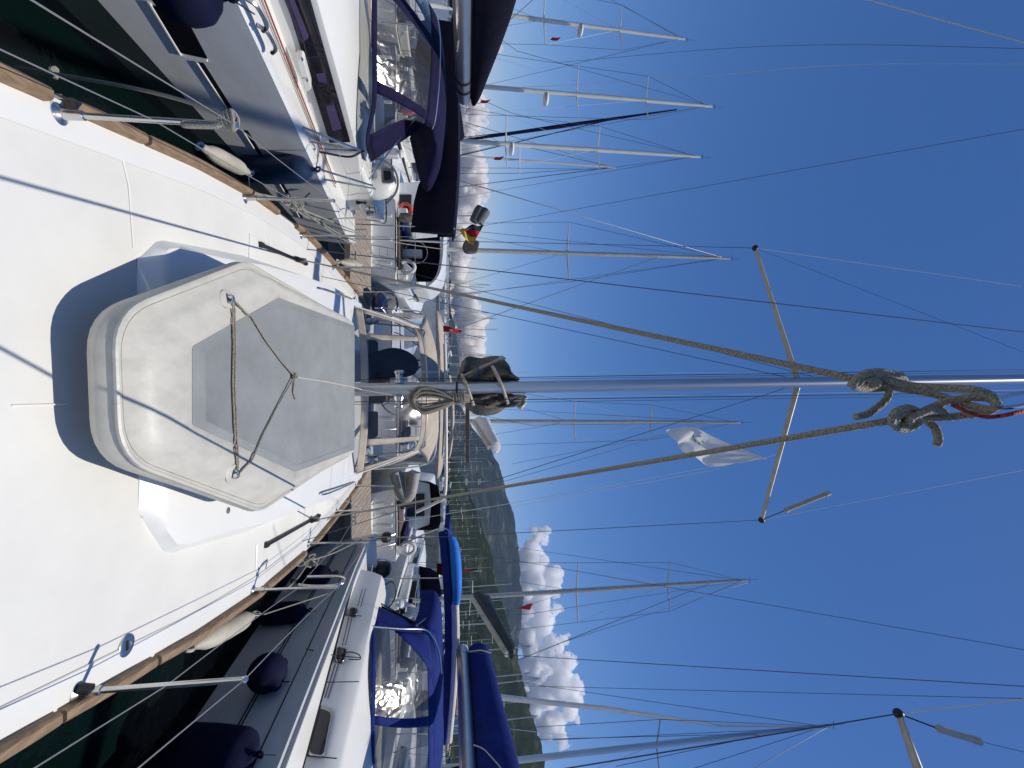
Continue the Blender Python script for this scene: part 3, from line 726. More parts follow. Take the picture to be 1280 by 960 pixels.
rows = [R6(inset(bot, .03, -.005)), R6(bot), R6([bot[i].lerp(lip1[i], .5) + (bot[i] - V((ctr.x, ctr.y, bot[i].z))).normalized() * .012 for i in range(6)]), R6(lip1), R6(lipT), R6(lip2), R6(lip3), R6(q1, .9), R6(mid, .75), R6(q3, .55), R6(pan, .12)]
hull = MB().grid(rows, True).build('hull', M['gel_dirty'], dinghy, auto=False)
ph = hexring([p + V((0, 0, .002)) for p in pan], [.02] * 6, 3)
pc = sum(pan, V((0, 0, 0))) / 6
inn = [p + (pc - p) * .08 + V((0, 0, .007)) for p in ph]; inn2 = [p + (pc - p) * .085 + V((0, 0, .004)) for p in ph]
MB().grid([[p - V((0, 0, .02)) for p in ph], ph, inn, inn2], True, False, True).build('bottom_panel', M['panel'], dinghy)
# dark grime line under the gunwale lip, the rub strip round the rim
MB().tube([p + V((0, 0, .002)) for p in R6(inset(lipT, -.002, .004))], .011, 6, closed=True).build('rub_strip', M['gel_dirty'], dinghy)
MB().tube([p - V((0, 0, .001)) for p in R6(lip3)], .003, 5, closed=True).build('grime_line', M['grime'], dinghy)
MB().tube([a.lerp(b_, .5) + V((0, 0, 0)) for a, b_ in zip(R6(bot), R6(lip1))], .006, 5, closed=True).build('rub_strip', M['gel_dirty'], dinghy)
# lifting eyes
import bmesh
from mathutils.bvhtree import BVHTree
dg = BVHTree.FromPolygons([v.co + BASE['dinghy'] for v in hull.data.vertices], [tuple(p.vertices) for p in hull.data.polygons])
pp = bpy.data.objects['bottom_panel']
dgp = BVHTree.FromPolygons([v.co + BASE['dinghy'] for v in pp.data.vertices], [tuple(p.vertices) for p in pp.data.polygons])
def ondinghy(px, py, lift=0.0):
    d = ray(px, py).normalized(); c = []
    for t in (dg, dgp):
        h = t.ray_cast(EYE, d)
        if h[0] is not None: c.append((h[3], h[0], h[1]))
    if not c: return pY(px, py, 3), V((0, 0, 1))
    c.sort(key=lambda x: x[0]); n = c[0][2]
    if n.z < 0: n = -n
    return c[0][1] + n * lift, n
eyes = []
for px, py in ((284, 374), (291, 592)):
    p, n = ondinghy(px, py)
    u = n.cross(V((0, 1, 0))).normalized()
    e = MB().lathe(p - n * .004, n, [(0, .05), (.005, .05), (.008, .042), (.009, .004)], 20).build('eye_plate', M['gel_dirty'], dinghy)
    MB().tube([p + n * (.012 + .026 * math.sin(a)) + u * (.022 * math.cos(a)) for a in [math.pi * 2 * i / 14 for i in range(14)]], .006, 7, closed=True).build('lifting_eye', M['steel'], e)
    eyes.append((p + n * .03, n))
# lashing: cross rope doubled, bridle legs to a knot, tail
def drape(pts, lift=.008, k=8):
    out = []
    for (a, b_) in zip(pts, pts[1:]):
        for j in range(k):
            q, n = ondinghy(lerp(a[0], b_[0], j / k), lerp(a[1], b_[1], j / k), lift); out.append(q)
    out.append(ondinghy(*pts[-1], lift)[0]); return out
A, B_ = eyes[0][0], eyes[1][0]
kx, kn = ondinghy(365, 470, .02)
mb = MB()
mb.tube(smooth_path([A] + drape([(289, 385), (290, 430), (289, 480), (291, 530), (294, 580)], .009) + [B_], 2), .0054, 7)
mb.tube(smooth_path([A] + drape([(291.5, 385), (293, 430), (292, 480), (294, 530), (296, 580)], .008) + [B_], 2), .0046, 7)
mb.tube(smooth_path([A] + drape([(300, 385), (313, 397), (330, 425), (350, 452)], .010) + [kx], 2), .0054, 7)
mb.tube(smooth_path([B_] + drape([(300, 588), (314, 574), (326, 545), (345, 508)], .010) + [kx], 2), .0054, 7)
mb.tube(smooth_path([kx] + drape([(366, 480), (365, 490), (368, 499)], .008), 2), .0054, 7)
for a in (0, 1.3, 2.2):
    mb.tube([kx + V((math.cos(t + a) * .018, math.sin(t + a) * .018, .012 * math.sin(2 * t + a))) for t in [i * math.pi * 2 / 12 for i in range(12)]], .0065, 6, closed=True)
mb.build('lashing_rope', M['rope_tan'], label='tan bridle rope tied between two eyes across the upturned dinghy', cat='rope')
tb = pY(502, 496, 4.72)
mb = MB(); mb.tube(smooth_path([kx] + drape([(372, 472), (400, 476), (436, 483)], .012, 5), 2) + sagline(pY(452, 487, 4.6), tb, .0, 8), .0055, 7)
mb.build('tether_line', M['rope_white'], label='thin white line running from the dinghy bridle up the mast', cat='rope')

# ------------------------------------------------------------------ jib sheets with their bowlines, clew shackle
def knot(mb, c, ax, r, turns=2.2, R_=1.35, ph=0.0, L=.09):
    """round turns of the working end about the standing part, drawn up tight"""
    a = V((0, 0, 1)) if abs(ax.z) < .8 else V((1, 0, 0))
    u = (a - ax * a.dot(ax)).normalized(); w = ax.cross(u); pts = []
    N_ = 46
    for i in range(N_ + 1):
        t = i / N_; an = ph + t * turns * 2 * math.pi
        rr = r * R_ * (1.15 + .35 * math.sin(t * math.pi * 3 + .6)); 
        pts.append(c + ax * (L * (t - .5) * (1.0 if int(t * turns) % 2 == 0 else .6)) + u * (math.cos(an) * rr) + w * (math.sin(an) * rr))
    return pts
KS = .78
def kY(px, py, y): return pY(px, py, y * KS)
RR = .0069
clew = kY(1256, 503, .78)
def sheet(label, kpx, kY_, end, loop, tail, strand_up, sg=.015):
    K = pY(*kpx, kY_ * KS); E = end; ax = (E - K).normalized()
    mb = MB()
    stand = sagline(E, K + ax * .03, sg, 30)
    LP = smooth_path([kY(px, py, y) for px, py, y in loop], 7)
    mb.tube(stand + [K] + LP[0:], RR, 10)
    for pts in tail: mb.tube(smooth_path([kY(px, py, y) for px, py, y in pts], 6), RR * .98, 10)
    for pts in strand_up: mb.tube(smooth_path([kY(px, py, y) for px, py, y in pts], 6), RR, 10)
    o = mb.build('jib_sheet', M['rope'], label=label, cat='rope', auto=False)
    return o
EL = carL + V((0, 0, .0)); ER = carR
sheet('thick grey jib sheet knotted left of the shackle and led to the left deck track', (1066, 473), .93, EL,
      [(1075, 476, .925), (1100, 479, .915), (1128, 486, .90), (1165, 492, .87), (1205, 505, .83), (1236, 512, .79), (1247, 507, .77)],
      [[(1247, 507, .77), (1238, 494, .775), (1215, 487, .79), (1180, 485, .83), (1140, 482, .87), (1116, 476, .885), (1100, 470, .89)],
       [(1100, 470, .895), (1113, 467, .905), (1125, 469, .93), (1130, 475, .945)],
       [(1066, 483, .90), (1071, 473, .885), (1085, 466, .875), (1103, 465, .875), (1117, 470, .885), (1124, 478, .91), (1112, 484, .945), (1090, 486, .94), (1072, 485, .915), (1064, 480, .90)],
       [(1072, 480, .905), (1080, 473, .89), (1092, 473, .885), (1098, 479, .895), (1086, 481, .91)],
       [(1112, 482, .955), (1112, 490, .94), (1107, 500, .93), (1096, 510, .925), (1083, 518, .925), (1070, 521, .925)]], [])
sheet('thick grey jib sheet knotted right of the shackle and led to the right deck track', (1112, 526), .90, ER,
      [(1122, 524, .90), (1150, 522, .885), (1180, 522, .865), (1215, 518, .83), (1238, 513, .80), (1247, 505, .785)],
      [[(1247, 505, .785), (1236, 498, .80), (1215, 497, .82), (1190, 500, .84), (1168, 508, .86), (1150, 516, .87), (1134, 522, .872)],
       [(1121, 535, .89), (1115, 526, .875), (1119, 516, .868), (1132, 510, .865), (1144, 513, .868), (1150, 522, .885), (1144, 532, .90), (1130, 537, .905), (1120, 534, .895)],
       [(1134, 524, .862), (1150, 517, .856), (1168, 512, .855), (1178, 514, .862), (1182, 522, .885)],
       [(1119, 530, .885), (1122, 520, .872), (1132, 516, .868), (1138, 523, .872), (1133, 531, .885), (1124, 531, .89)],
       [(1160, 528, .90), (1168, 534, .875), (1172, 543, .868), (1173, 550, .868), (1171, 557, .868)]], [])
mb = MB(); c = kY(1262, 503, .77)
a, b_ = kY(1246, 505, .775), kY(1295, 496, .76)
up = V((.0095, 0, 0))
mb.tube(smooth_path([b_ + up, a.lerp(b_, .5) + up * 1.1, a + up * .7, a - V((0, 0, .006)), a - up * .7, a.lerp(b_, .5) - up * 1.1, b_ - up], 5), .0038, 8)
mb.tube([b_ + up * 1.7, b_ - up * 1.7], .006, 8)
mb.build('clew_shackle', M['steel'], label='polished steel shackle joining both jib sheets at the right edge', cat='shackle')
MB().tube(smooth_path([kY(1190, 506, .835), kY(1208, 514, .81), kY(1230, 521, .79), kY(1250, 520, .775), kY(1275, 515, .765), pY(1310, 508, .76)], 6), .0035, 8).build('red_cord', M['rope_red'], label='thin red cord hanging through the knot beside the steel shackle', cat='rope')
# furled genoa whose clew the shackle holds, rolled on the stay over the camera
stay0, stay1 = V((CX, -1.72, DZ + .5)), mast_at(14.2) + V((0, -.1, 0))
def st_at(z): return stay0.lerp(stay1, (z - stay0.z) / (stay1.z - stay0.z))
MB().tube([stay0.lerp(stay1, t / 12) for t in range(13)], [.05 + .02 * math.sin(math.pi * t / 12) for t in range(13)], 12).build('furled_genoa', M['whitecanvas'], yacht)
p1 = b_; p2 = st_at(4.6)
MB().prism([p1, p1 + V((0, -.05, .16)), p2 + V((0, 0, .5)), p2 - V((0, 0, .4))], V((.004, 0, 0))).build('genoa_clew', M['whitecanvas'], yacht, smooth=False)

# ------------------------------------------------------------------ rope coil hung on the mast
mb = MB(); rnd = random.Random(5)
for k in range(17):
    y_ = 4.76 - rnd.random() * .07; x0 = 510 + rnd.random() * 8; x1 = 566 + rnd.random() * 4
    w_ = 6 + rnd.random() * 8; cyy = 497 + rnd.random() * 5
    loop = [pY(x1, cyy, y_), pY(lerp(x0, x1, .6), cyy - w_ * .8, y_ - .02), pY(lerp(x0, x1, .2), cyy - w_, y_ - .03), pY(x0, cyy + rnd.uniform(-2, 2), y_ - .02), pY(lerp(x0, x1, .2), cyy + w_ * 1.1, y_ - .03), pY(lerp(x0, x1, .6), cyy + w_ * .8, y_ - .02), pY(x1, cyy + 2, y_)]
    mb.tube(smooth_path(loop, 7), .0105, 7)
for k in range(5):
    x = 566 + k * 3.4
    mb.tube(smooth_path([pY(x, 489 + rnd.random() * 2, 4.73), pY(x + 1, 497, 4.69), pY(x + rnd.uniform(-1, 3), 506, 4.75)], 5), .0085, 7)
for k in range(6):
    mb.tube(smooth_path([pY(566, 494 + k * 1.6, 4.74), pY(576, 492 + k * 2.2 + rnd.uniform(-1, 1), 4.70), pY(587, 494 + k * 1.6, 4.74)], 5), .0085, 7)
mb.build('rope_coil', M['rope_tan'], label='coil of tan rope hanging in loops from the mast', cat='rope coil')

# ------------------------------------------------------------------ flags and bits in our own rigging
fl = thing('pennant', 'translucent white flag with small dark print flying below the right spreader', 'flag', pY(905, 560, 5.2))
poly = [(833, 537, 5.1), (868, 533, 5.2), (888, 545, 5.25), (912, 556, 5.3), (955, 572, 5.25), (915, 577, 5.2), (888, 583, 5.2), (878, 575, 5.15), (856, 569, 5.05)]
top = smooth_path([pY(833, 538, 5.05), pY(850, 535, 5.15), pY(866, 534, 5.25), pY(886, 544, 5.3), (pY(915, 556, 5.3)), pY(955, 572, 5.25)], 5)
bt = smooth_path([pY(858, 569, 5.1), pY(866, 568, 5.0), pY(876, 575, 5.05), pY(888, 583, 5.15), pY(920, 578, 5.2), pY(957, 573, 5.25)], 5)
rows = [[p.lerp(q, k / 12) + V((0, .05 * math.sin(k * .9 + i * .35), 0)) for k in range(13)] for i, (p, q) in enumerate(zip(top, bt))]
fm = bpy.data.materials.new('thin_white_bunting'); fm.use_nodes = True; nt = fm.node_tree; nt.nodes.remove(nt.nodes['Principled BSDF'])
df = nt.nodes.new('ShaderNodeBsdfDiffuse'); df.inputs[0].default_value = (.9, .9, .9, 1); tl = nt.nodes.new('ShaderNodeBsdfTranslucent'); tl.inputs[0].default_value = (.95, .95, .96, 1)
mx = nt.nodes.new('ShaderNodeMixShader'); nt.links.new(df.outputs[0], mx.inputs[1]); nt.links.new(tl.outputs[0], mx.inputs[2]); nt.links.new(mx.outputs[0], nt.nodes['Material Output'].inputs[0])
M['bunting'] = fm
cl = MB().grid(rows).build('flag_cloth', fm, fl, auto=False)
for a, b_ in (((871, 545), (876, 545.5)), ((868, 549), (869, 553)), ((873, 553), (875, 556)), ((866, 543), (867, 547)), ((877, 551), (880, 553))):
    p, q = pY(*a, 5.16), pY(*b_, 5.16); MB().tube([p, q], .007, 4, .3).build('printed_mark', M['rubber'], cl)
hp = pY(970, 568, 5.22)
MB().tube([hp, pY(958, 572, 5.22), pY(880, 585, 5.2), pY(640, 629, 5.6), pY(500, 652, 5.9), V((CX + 1.5, 6.3, oz(6.2) + .1))], .003, 5).tube([hp, pY(890, 588, 5.2), pY(640, 634, 5.6)], .003, 5).build('flag_halyard', M['wire_lit'], yacht)
hg = thing('hanging_tube', 'short brown tube with grey ends hanging from the right spreader tip', 'tube', pY(1008, 627, 5.1))
a, b_ = pY(984, 637, 5.15), pY(1034, 617, 5.1); d = (b_ - a).normalized()
MB().tube([a, b_], .028, 12).build('tube_body', M['beige'], hg)
for p, sg in ((a, -1), (b_, 1)):
    MB().tube([p - d * .03 * 1, p + d * .03], .034, 12).build('end_cap', M['alu_dull'], hg)
MB().tube([tipR, a - d * .04], .006, 6).build('lanyard', M['wire'], hg)

# ------------------------------------------------------------------ fenders
def fender(label, top, bottom, r, m, cap='fender_teal', line_to=None, group='fenders hanging between the boats', linem='rope_black', seam=True):
    f = thing('fender', label, 'fender', bottom, group)
    ax = (bottom - top); L = ax.length; ax.normalize()
    MB().lathe(top, ax, [(0, .018), (.05, .032), (.09, r * .55), (.16, r * .9), (.22, r), (L * .5, r * 1.04), (L - .22, r), (L - .14, r * .85), (L - .07, r * .5), (L - .04, .03), (L, .02)], 22).build('body', M[m], f, auto=False)
    for p, s_ in ((top, -1), (bottom, 1)):
        q = p + ax * s_ * .01; u = ax.cross(V((0, 1, .2))).normalized()
        MB().tube([q + ax * s_ * (.02 + .03 * math.sin(t)) + u * .026 * math.cos(t) for t in [i * math.pi / 5 for i in range(10)]], .012, 7, closed=True).build('eye', M[cap], f)
    if line_to: MB().tube([top] + line_to, .005, 6).build('lanyard', M[linem], f)
    return f
# our own cream fenders just outboard of the rails
fender('cream fender of the near yacht tied horizontally outside the left rail', pX(311, 216, -1.83), pX(252, 184, -1.66), .06, 'fender_white', 'fender_teal', [pY(312, 238, 3.66), pY(360, 256, 4.6)], linem='rope')
fender('cream fender of the near yacht tied horizontally outside the right rail', pX(318, 768, 2.00), pX(240, 809, 1.82), .075, 'fender_white', 'fender_white', [pY(330, 768, 3.9), pY(410, 742, 4.4)], linem='rope')
fender('small cream fender showing beyond the left rail near the pontoon', pY(424, 327, 6.9), pY(452, 332, 7.3), .08, 'fender_white', 'fender_white', None)
# mooring rope wound round the left stanchion head
sb = pY(285, 150, 2.06); mb = MB(); rnd = random.Random(3)
for k in range(5): mb.tube([sb + V((math.cos(t) * (.026 + .004 * k), math.sin(t) * .026, -.02 + .011 * k + .008 * math.sin(2 * t + k))) for t in [i * math.pi * 2 / 12 for i in range(12)]], .008, 7, closed=True)
for k in range(2): mb.tube(smooth_path([sb, pY(270, 156 + k * 2, 2.05), pY(232, 153 + k * 3, 2.03), pY(234, 157 + k, 2.02), pY(272, 158 + k, 2.04)], 5), .0085, 7)
mb.tube(smooth_path([sb, pY(250, 133, 2.1), pY(200, 118, 2.2), pY(140, 105, 2.4), pY(66, 92, 2.7), pY(20, 84, 3.0)], 5), .009, 7)
mb.tube(smooth_path([pY(66, 92, 2.7), pY(64, 87, 2.7), pY(70, 86, 2.72), pY(69, 98, 2.72)], 5), .012, 7)
mb.build('tied_rope', M['rope'], label='grey rope wound and hitched round the head of the front left stanchion', cat='rope')
# dark strap round the right stanchion foot
p = pZ(106, 861, DZ + .04); MB().lathe(p, (.3, .1, 1), [(-.02, .012), (-.02, .022), (.025, .022), (.025, .012)], 12).build('stanchion_strap', M['black'], yacht)
# fairlead gear on the left rail with mooring lines
mb = MB()
for k, (px, py, y) in enumerate(((357, 250, 4.05), (361, 255, 4.1), (366, 252, 4.2), (369, 258, 4.25), (374, 256, 4.3))):
    q = pY(px, py, y); mb.tube([q + V((math.cos(t) * .04, math.sin(t) * .03, .03 * math.sin(t * 2 + k))) for t in [i * math.pi * 2 / 12 for i in range(12)]], .010, 6, closed=True)
for pts in ([(372, 256, 4.3), (420, 290, 7.2), (452, 304, 9.5)], [(370, 258, 4.3), (430, 300, 8), (452, 306, 9.5)], [(368, 262, 4.2), (400, 274, 5.5), (470, 270, 8)], [(366, 258, 4.2), (480, 300, 9), (556, 312, 13)], [(312, 240, 3.68), (340, 246, 3.9), (357, 250, 4.05)]):
    mb.tube(smooth_path([pY(*q) for q in pts], 6), .009, 7)
mb.build('mooring_rope', M['rope'], label='tangle of grey mooring rope leading aft from the left rail to the pontoon', cat='rope')
mb = MB()
for pts in ([(382, 700, 5.2), (400, 697, 6), (430, 680, 8.2), (452, 676, 9.6)], [(384, 702, 5.2), (420, 690, 7), (452, 674, 9.6)], [(356, 738, 4.2), (370, 725, 4.6), (385, 704, 5.2)], [(378, 668, 5.3), (440, 636, 7), (500, 626, 11)]):
    mb.tube(smooth_path([pY(*q) for q in pts], 6), .009, 7)
for k, (px, py, y) in enumerate(((376, 702, 5.0), (380, 698, 5.1), (385, 704, 5.1), (390, 698, 5.2), (394, 703, 5.3))):
    q = pY(px, py, y); mb.tube([q + V((math.cos(t) * .045, math.sin(t) * .03, .03 * math.sin(t * 2 + k))) for t in [i * math.pi * 2 / 12 for i in range(12)]], .010, 6, closed=True)
mb.build('mooring_rope', M['rope'], label='grey mooring rope leading aft from the right rail to the pontoon', cat='rope')
# navy kit bag and small things in our cockpit, seen through the hood
bg_ = thing('kit_bag', 'dark navy kit bag hanging behind the left half of the clear hood window', 'bag', pY(455, 455, 7.0))
c = pY(488, 455, 7.0)
mb = MB(); rows = []
for i in range(9):
    t = i / 8; px = lerp(455, 524, t); w_ = (9, 15, 18, 19, 19, 18, 17, 14, 6)[i]
    q = pY(px, 455 + 2 * math.sin(i), 7.0); sx = w_ / 540 * 7
    rows.append([q + V((math.cos(a) * sx * (1 + .1 * NZ.noise(V((i, math.cos(a) * 2, 3)))), math.sin(a) * sx * .6, 0)) for a in [2 * math.pi * k / 18 for k in range(18)]])
mb.grid(rows, True, True, True).build('bag_body', M['navy_dark'], bg_, sub=1)
MB().tube(smooth_path([pY(522, 450, 6.95), pY(535, 452, 6.95), pY(522, 461, 6.95)], 5), .012, 7).build('bag_handle', M['black'], bg_)
MB().prism([pY(x, y, 6.88) for x, y in ((474, 440), (492, 436), (494, 449), (476, 452))], V((0, .03, 0))).build('bag_pocket', M['navy'], bg_)
# ------------------------------------------------------------------ neighbour on the left
LB = thing('sailing_yacht', 'white sailing yacht with black cabin window band and navy sprayhood alongside on the left', 'sailing yacht', (-4.6, 5, 0))
LC = -4.62
def lside(z): return -2.80 + .09 * z
def lsz(y): return 1.5 - .0806 * (y - 3) if y > 3 else 1.5 + .03 * (3 - y)
def taper(y): return 1 if y > 2.5 else max(.02, math.sin(max(0.01, (y + 3.2) / 5.7) * math.pi / 2) ** .8)
st = []
for y in (-3.1, -2.6, -1.8, -.8, .2, 1.2, 2.2, 3, 4, 5, 6, 7, 8, 8.6, 9.0, 9.25):
    z = lsz(y); tk = 1 - max(0, y - 8) ** 2 * .05
    st.append((y, (lside(z) - LC) * taper(y) * tk, (lside(0) - LC) * taper(y) ** 1.4 * tk, z))
def flat_rows(cx, st):
    rows = []
    for y, hb, wl, zs in st:
        prof = [(hb - .03, zs + .03), (hb, zs), (lerp(hb, wl, .5), zs * .5), (wl, 0.0), (wl * .8, -.25), (wl * .3, -.4), (0, -.45)]
        rows.append([V((cx + x, y, z)) for x, z in prof] + [V((cx - x, y, z)) for x, z in prof[-2::-1]])
    return rows
MB().grid(flat_rows(LC, st), False, False, True).build('hull', M['gel_grey'], LB)
# bulwark lip in brighter gelcoat, deck inside it
for s in (1, -1):
    MB().grid([[V((LC + s * (hb - .030), y, zs + .028)), V((LC + s * (hb - .045), y, zs + .045)), V((LC + s * (hb - .09), y, zs + .045)), V((LC + s * (hb - .12), y, zs + .0))] for y, hb, wl, zs in st]).build('bulwark_cap', M['mast_white'], LB)
MB().grid(deck_rows(LC, st, .03, .10, .002)).build('deck', M['gel'], LB)
LP, LN = V((-2.8, 0, 0)), V((1, 0, -.09)).normalized()
def lh(px, py, off=.0): return hit(px, py, LP, LN) + LN * off
def inlay(pts, m, name, par, hf, depth=.012, r=.03, label=None, bevel=0):
    P = [hf(*q) for q in pts]; 
    n = (P[1] - P[0]).cross(P[2] - P[0]).normalized()
    if n.dot(EYE - P[0]) < 0: n = -n
    rp = rounded(P, r, 4)
    return MB().prism([p - n * .02 for p in rp], n * (.02 + depth)).build(name, M[m], par, smooth=False, label=label, bevel=bevel)
hw = inlay([(189, 7), (225, 7), (260, 73), (227, 66)], 'smoke', 'hull_window', LB, lh, .006, .02)
MB().tube([lh(186, 2, .004), lh(226, 68, .004), lh(259, 75, .004)], .011, 6).build('window_trim', M['mast_white'], hw)
for a, b_ in (((246, 77), (289, 143)), ((303, 162), (322, 192)), ((338, 210), (375, 272))):
    p0, p1 = lh(*a), lh(*b_); u = V((0, 0, 1)); w = (p1 - p0).normalized()
    s = MB().prism([p0 + LN * -.02, p1 + LN * -.02, p1 + u * .055 + LN * -.02, p0 + u * .055 + LN * -.02], LN * .026).build('slot_window', M['smoke'], LB, smooth=False)
    MB().tube([p0 + LN * .006, p1 + LN * .006], .008, 6).build('window_trim', M['mast_white'], s)
# boot stripes at the waterline
MB().grid([[V((lside(z) + .004, y, z)) for z in (.46 - .02 * (y - 3), .14)] for y in (2.6, 4, 5, 6, 7, 8)]).build('boot_top', M['band'], LB)
MB().grid([[V((lside(z) + .006, y, z)) for z in (.14, .0)] for y in (2.6, 5, 7, 8)]).build('waterline_stripe', M['stripe'], LB)
# fairlead casting on the rail
for px, py in ((309, 20), (322, 50)):
    p = lh(px, py, .01); p.z += .05
    MB().tube(smooth_path([p + V((-.02, -.14, 0)), p + V((-.02, -.08, .05)), p + V((-.02, .08, .05)), p + V((-.02, .14, 0))], 4), .016, 7).build('fairlead', M['steel'], LB)
# cabin
CS = -3.24
def cabz(y): return lsz(y) + .42
cab = []
for y, w, h in ((1.2, .25, .04), (2.4, .7, .28), (3.4, 1, .42), (5, 1, .46), (6.5, 1, .46), (8.6, .95, .30)):
    hw_ = (CS - LC) * (w if w < 1 else 1); zs = lsz(y)
    cab.append([V((LC + x * hw_, y, z)) for x, z in ((1.0, zs - .01), (.985, zs + h * .5), (.965, zs + h * .92), (.93, zs + h), (.5, zs + h + .12), (0, zs + h + .16), (-.5, zs + h + .12), (-.93, zs + h), (-.965, zs + h * .92), (-.985, zs + h * .5), (-1, zs - .01))])
MB().grid(cab, False, True, True).build('coachroof', M['gel'], LB)
CP, CN = V((CS + .004, 0, 1.45)), V((1, 0, .10)).normalized()
def ch(px, py, off=.0): return hit(px, py, CP + CN * off, CN)
cw = inlay([(348, -30), (380, -30), (438, 177), (412, 178)], 'smoke', 'cabin_window', LB, ch, .008, .015)
inlay([(395, 91), (405, 90), (427, 160), (416, 163)], 'violet', 'window_blind', cw, lambda a, b_: ch(a, b_, .004), .010, .01)
inlay([(352, -10), (362, -10), (385, 48), (376, 52)], 'curtain', 'window_blind', cw, lambda a, b_: ch(a, b_, .004), .010, .01)
inlay([(358, -10), (364, -10), (386, 45), (380, 49)], 'violet', 'window_blind', cw, lambda a, b_: ch(a, b_, .006), .012, .01)
hf = lambda a, b_: ch(a, b_, .004)
op = inlay([(397, 101), (413, 104), (416, 128), (402, 131)], 'black', 'opening_port', cw, hf, .03, .05)
inlay([(400, 105), (411, 107), (413, 125), (404, 127)], 'smoke', 'port_glass', op, lambda a, b_: ch(a, b_, .006), .034, .04)
inlay([(378, 63), (381, 62), (382, 66), (379, 66)], 'black', 'window_joint', cw, hf, .011, .002)
# hatch-coaming step and rails along the cabin
pod = MB().prism(rounded([ch(370, 62, .05), ch(380, 62, .05), ch(390, 100, .05), ch(382, 104, .05)], .04), V((.10, 0, 0))).build('fender_step', M['gel'], LB, smooth=False, bevel=.02)
for a in ((377, 74), (383, 100)): MB().ball(ch(*a, .17), .018, 8).build('step_bolt', M['steel'], pod)
for off, z_ in ((.14, .03), (.20, .03)):
    MB().tube([V((CS + off, y, lsz(y) + z_)) for y in (1.5, 3, 4.5, 6, 7)], .008, 6).build('deck_line', M['rope_tan'] if off > .15 else M['rope_red'], LB)
# sprayhood
def cloth_hood(par, B, T, A, m, bands, wins, wm, bulge=.05, sides=True, frame='steel'):
    h = bpy.data.objects.new('sprayhood', None); COL.objects.link(h); h.parent = par; BASE[h.name] = BASE[par.name]; h.empty_display_size = .1
    f = surf(smooth_path(B, 4), smooth_path(T, 4), bulge, V((0, -1, .25)))
    for u0, u1, v0, v1 in bands: MB().grid(patch(f, u0, u1, v0, v1, max(3, int((u1 - u0) * 40)), max(3, int((v1 - v0) * 12)))).build('canvas_band', M[m], h, solid=.008)
    for u0, u1, v0, v1 in wins: MB().grid(patch(f, u0, u1, v0, v1, max(4, int((u1 - u0) * 40)), 12, V((0, .004, 0)))).build('clear_window', M[wm], h)
    g = surf(smooth_path(T, 4), smooth_path(A, 4), .05, V((0, 0, 1)))
    MB().grid(patch(g, 0, 1, 0, 1, 36, 8)).build('hood_roof', M[m], h, solid=.008)
    return h, f, g
Bl = [V((-6.1, 6.3, 2.0)), V((-5.7, 5.6, 2.05)), V((-5.2, 5.15, 2.08)), V((-4.62, 5.0, 2.09)), V((-4.0, 5.25, 2.05)), V((-3.55, 5.6, 1.99)), pY(457, 176, 6.05), pY(463, 201, 6.7)]
Tl = [V((-5.85, 7.0, 2.55)), V((-5.5, 6.5, 2.72)), V((-5.1, 6.25, 2.80)), V((-4.62, 6.15, 2.82)), V((-4.15, 6.25, 2.79)), V((-3.78, 6.5, 2.70)), pY(527, 140, 6.75), pY(517, 166, 7.1)]
Al = [V((-5.9, 8.2, 2.5)), V((-5.55, 7.9, 2.74)), V((-5.1, 7.8, 2.84)), V((-4.62, 7.8, 2.86)), V((-4.15, 7.8, 2.82)), V((-3.75, 7.85, 2.74)), V((-3.45, 7.9, 2.5)), pY(512, 172, 7.9)]
bands = [(0, 1, 0, .06), (0, 1, .84, 1), (.0, .03, .06, .84), (.405, .445, .06, .84), (.655, .69, .06, .84), (.84, 1, .06, .84)]
hl, fl_, gl_ = cloth_hood(LB, Bl, Tl, Al, 'navy', bands, [(.03, .405, .06, .84), (.445, .655, .06, .84), (.69, .84, .06, .84)], 'vinyl_wrinkled')
MB().tube(smooth_path([V((-3.2, 7.0, 1.7))] + Tl[::-1][1:], 4), .012, 8).build('hood_frame', M['steel'], hl)
MB().grid([[fl_(1, v), pY(lerp(463, 515, v), lerp(203, 168, v), 7.2)] for v in (0, .25, .5, .75, 1)]).build('hood_side', M['navy'], hl, solid=.006)
# grab rail and stanchions with guard wires
def guard(par, pts, h, mids=(1.0, .5), m='steel', lean=.0, r=.012):
    tops = []
    for p in pts:
        t = p + V((lean, 0, h)); tops.append((p, t))
        s = MB().tube([p, t], r, 8).build('stanchion', M[m], par); MB().lathe(p, V((0, 0, 1)), [(-.005, .04), (.01, .038), (.05, .016)], 10).build('stanchion_base', M[m], s)
    for k in mids:
        P = []
        for (a, b_), (c, d) in zip(tops, tops[1:]): P += sagline(a.lerp(b_, k), c.lerp(d, k), .012, 5)[:-1]
        MB().tube(P + [tops[-1][0].lerp(tops[-1][1], k)], .003, 5).build('guard_wire', M['wire_lit'], par)
    return tops
guard(LB, [V((lside(lsz(y)) - .09, y, lsz(y) + .03)) for y in (-1.0, .9, 2.9)] , .6)
gt = []
for a, b_ in (((382, 168), (455, 190)), ((388, 185), (455, 189)), ((405, 220), (466, 232)), ((412, 232), (470, 236))):
    p = lh(*a); q = pY(*b_, p.y + .08); q.x = p.x - .05
    q = pX(*b_, p.x - .04)
    gt.append((p, q)); MB().tube([V((p.x - .08, p.y, lsz(p.y) + .03)), q], .0125, 8).build('stanchion', M['steel'], LB)
MB().tube([gt[0][1], gt[1][1], gt[2][1], gt[3][1]], .003, 5).build('guard_wire', M['wire_lit'], LB)
MB().tube([gt[1][0].lerp(gt[1][1], .5), gt[2][0].lerp(gt[2][1], .5), lh(430, 300)], .003, 5).build('guard_wire', M['wire_lit'], LB)
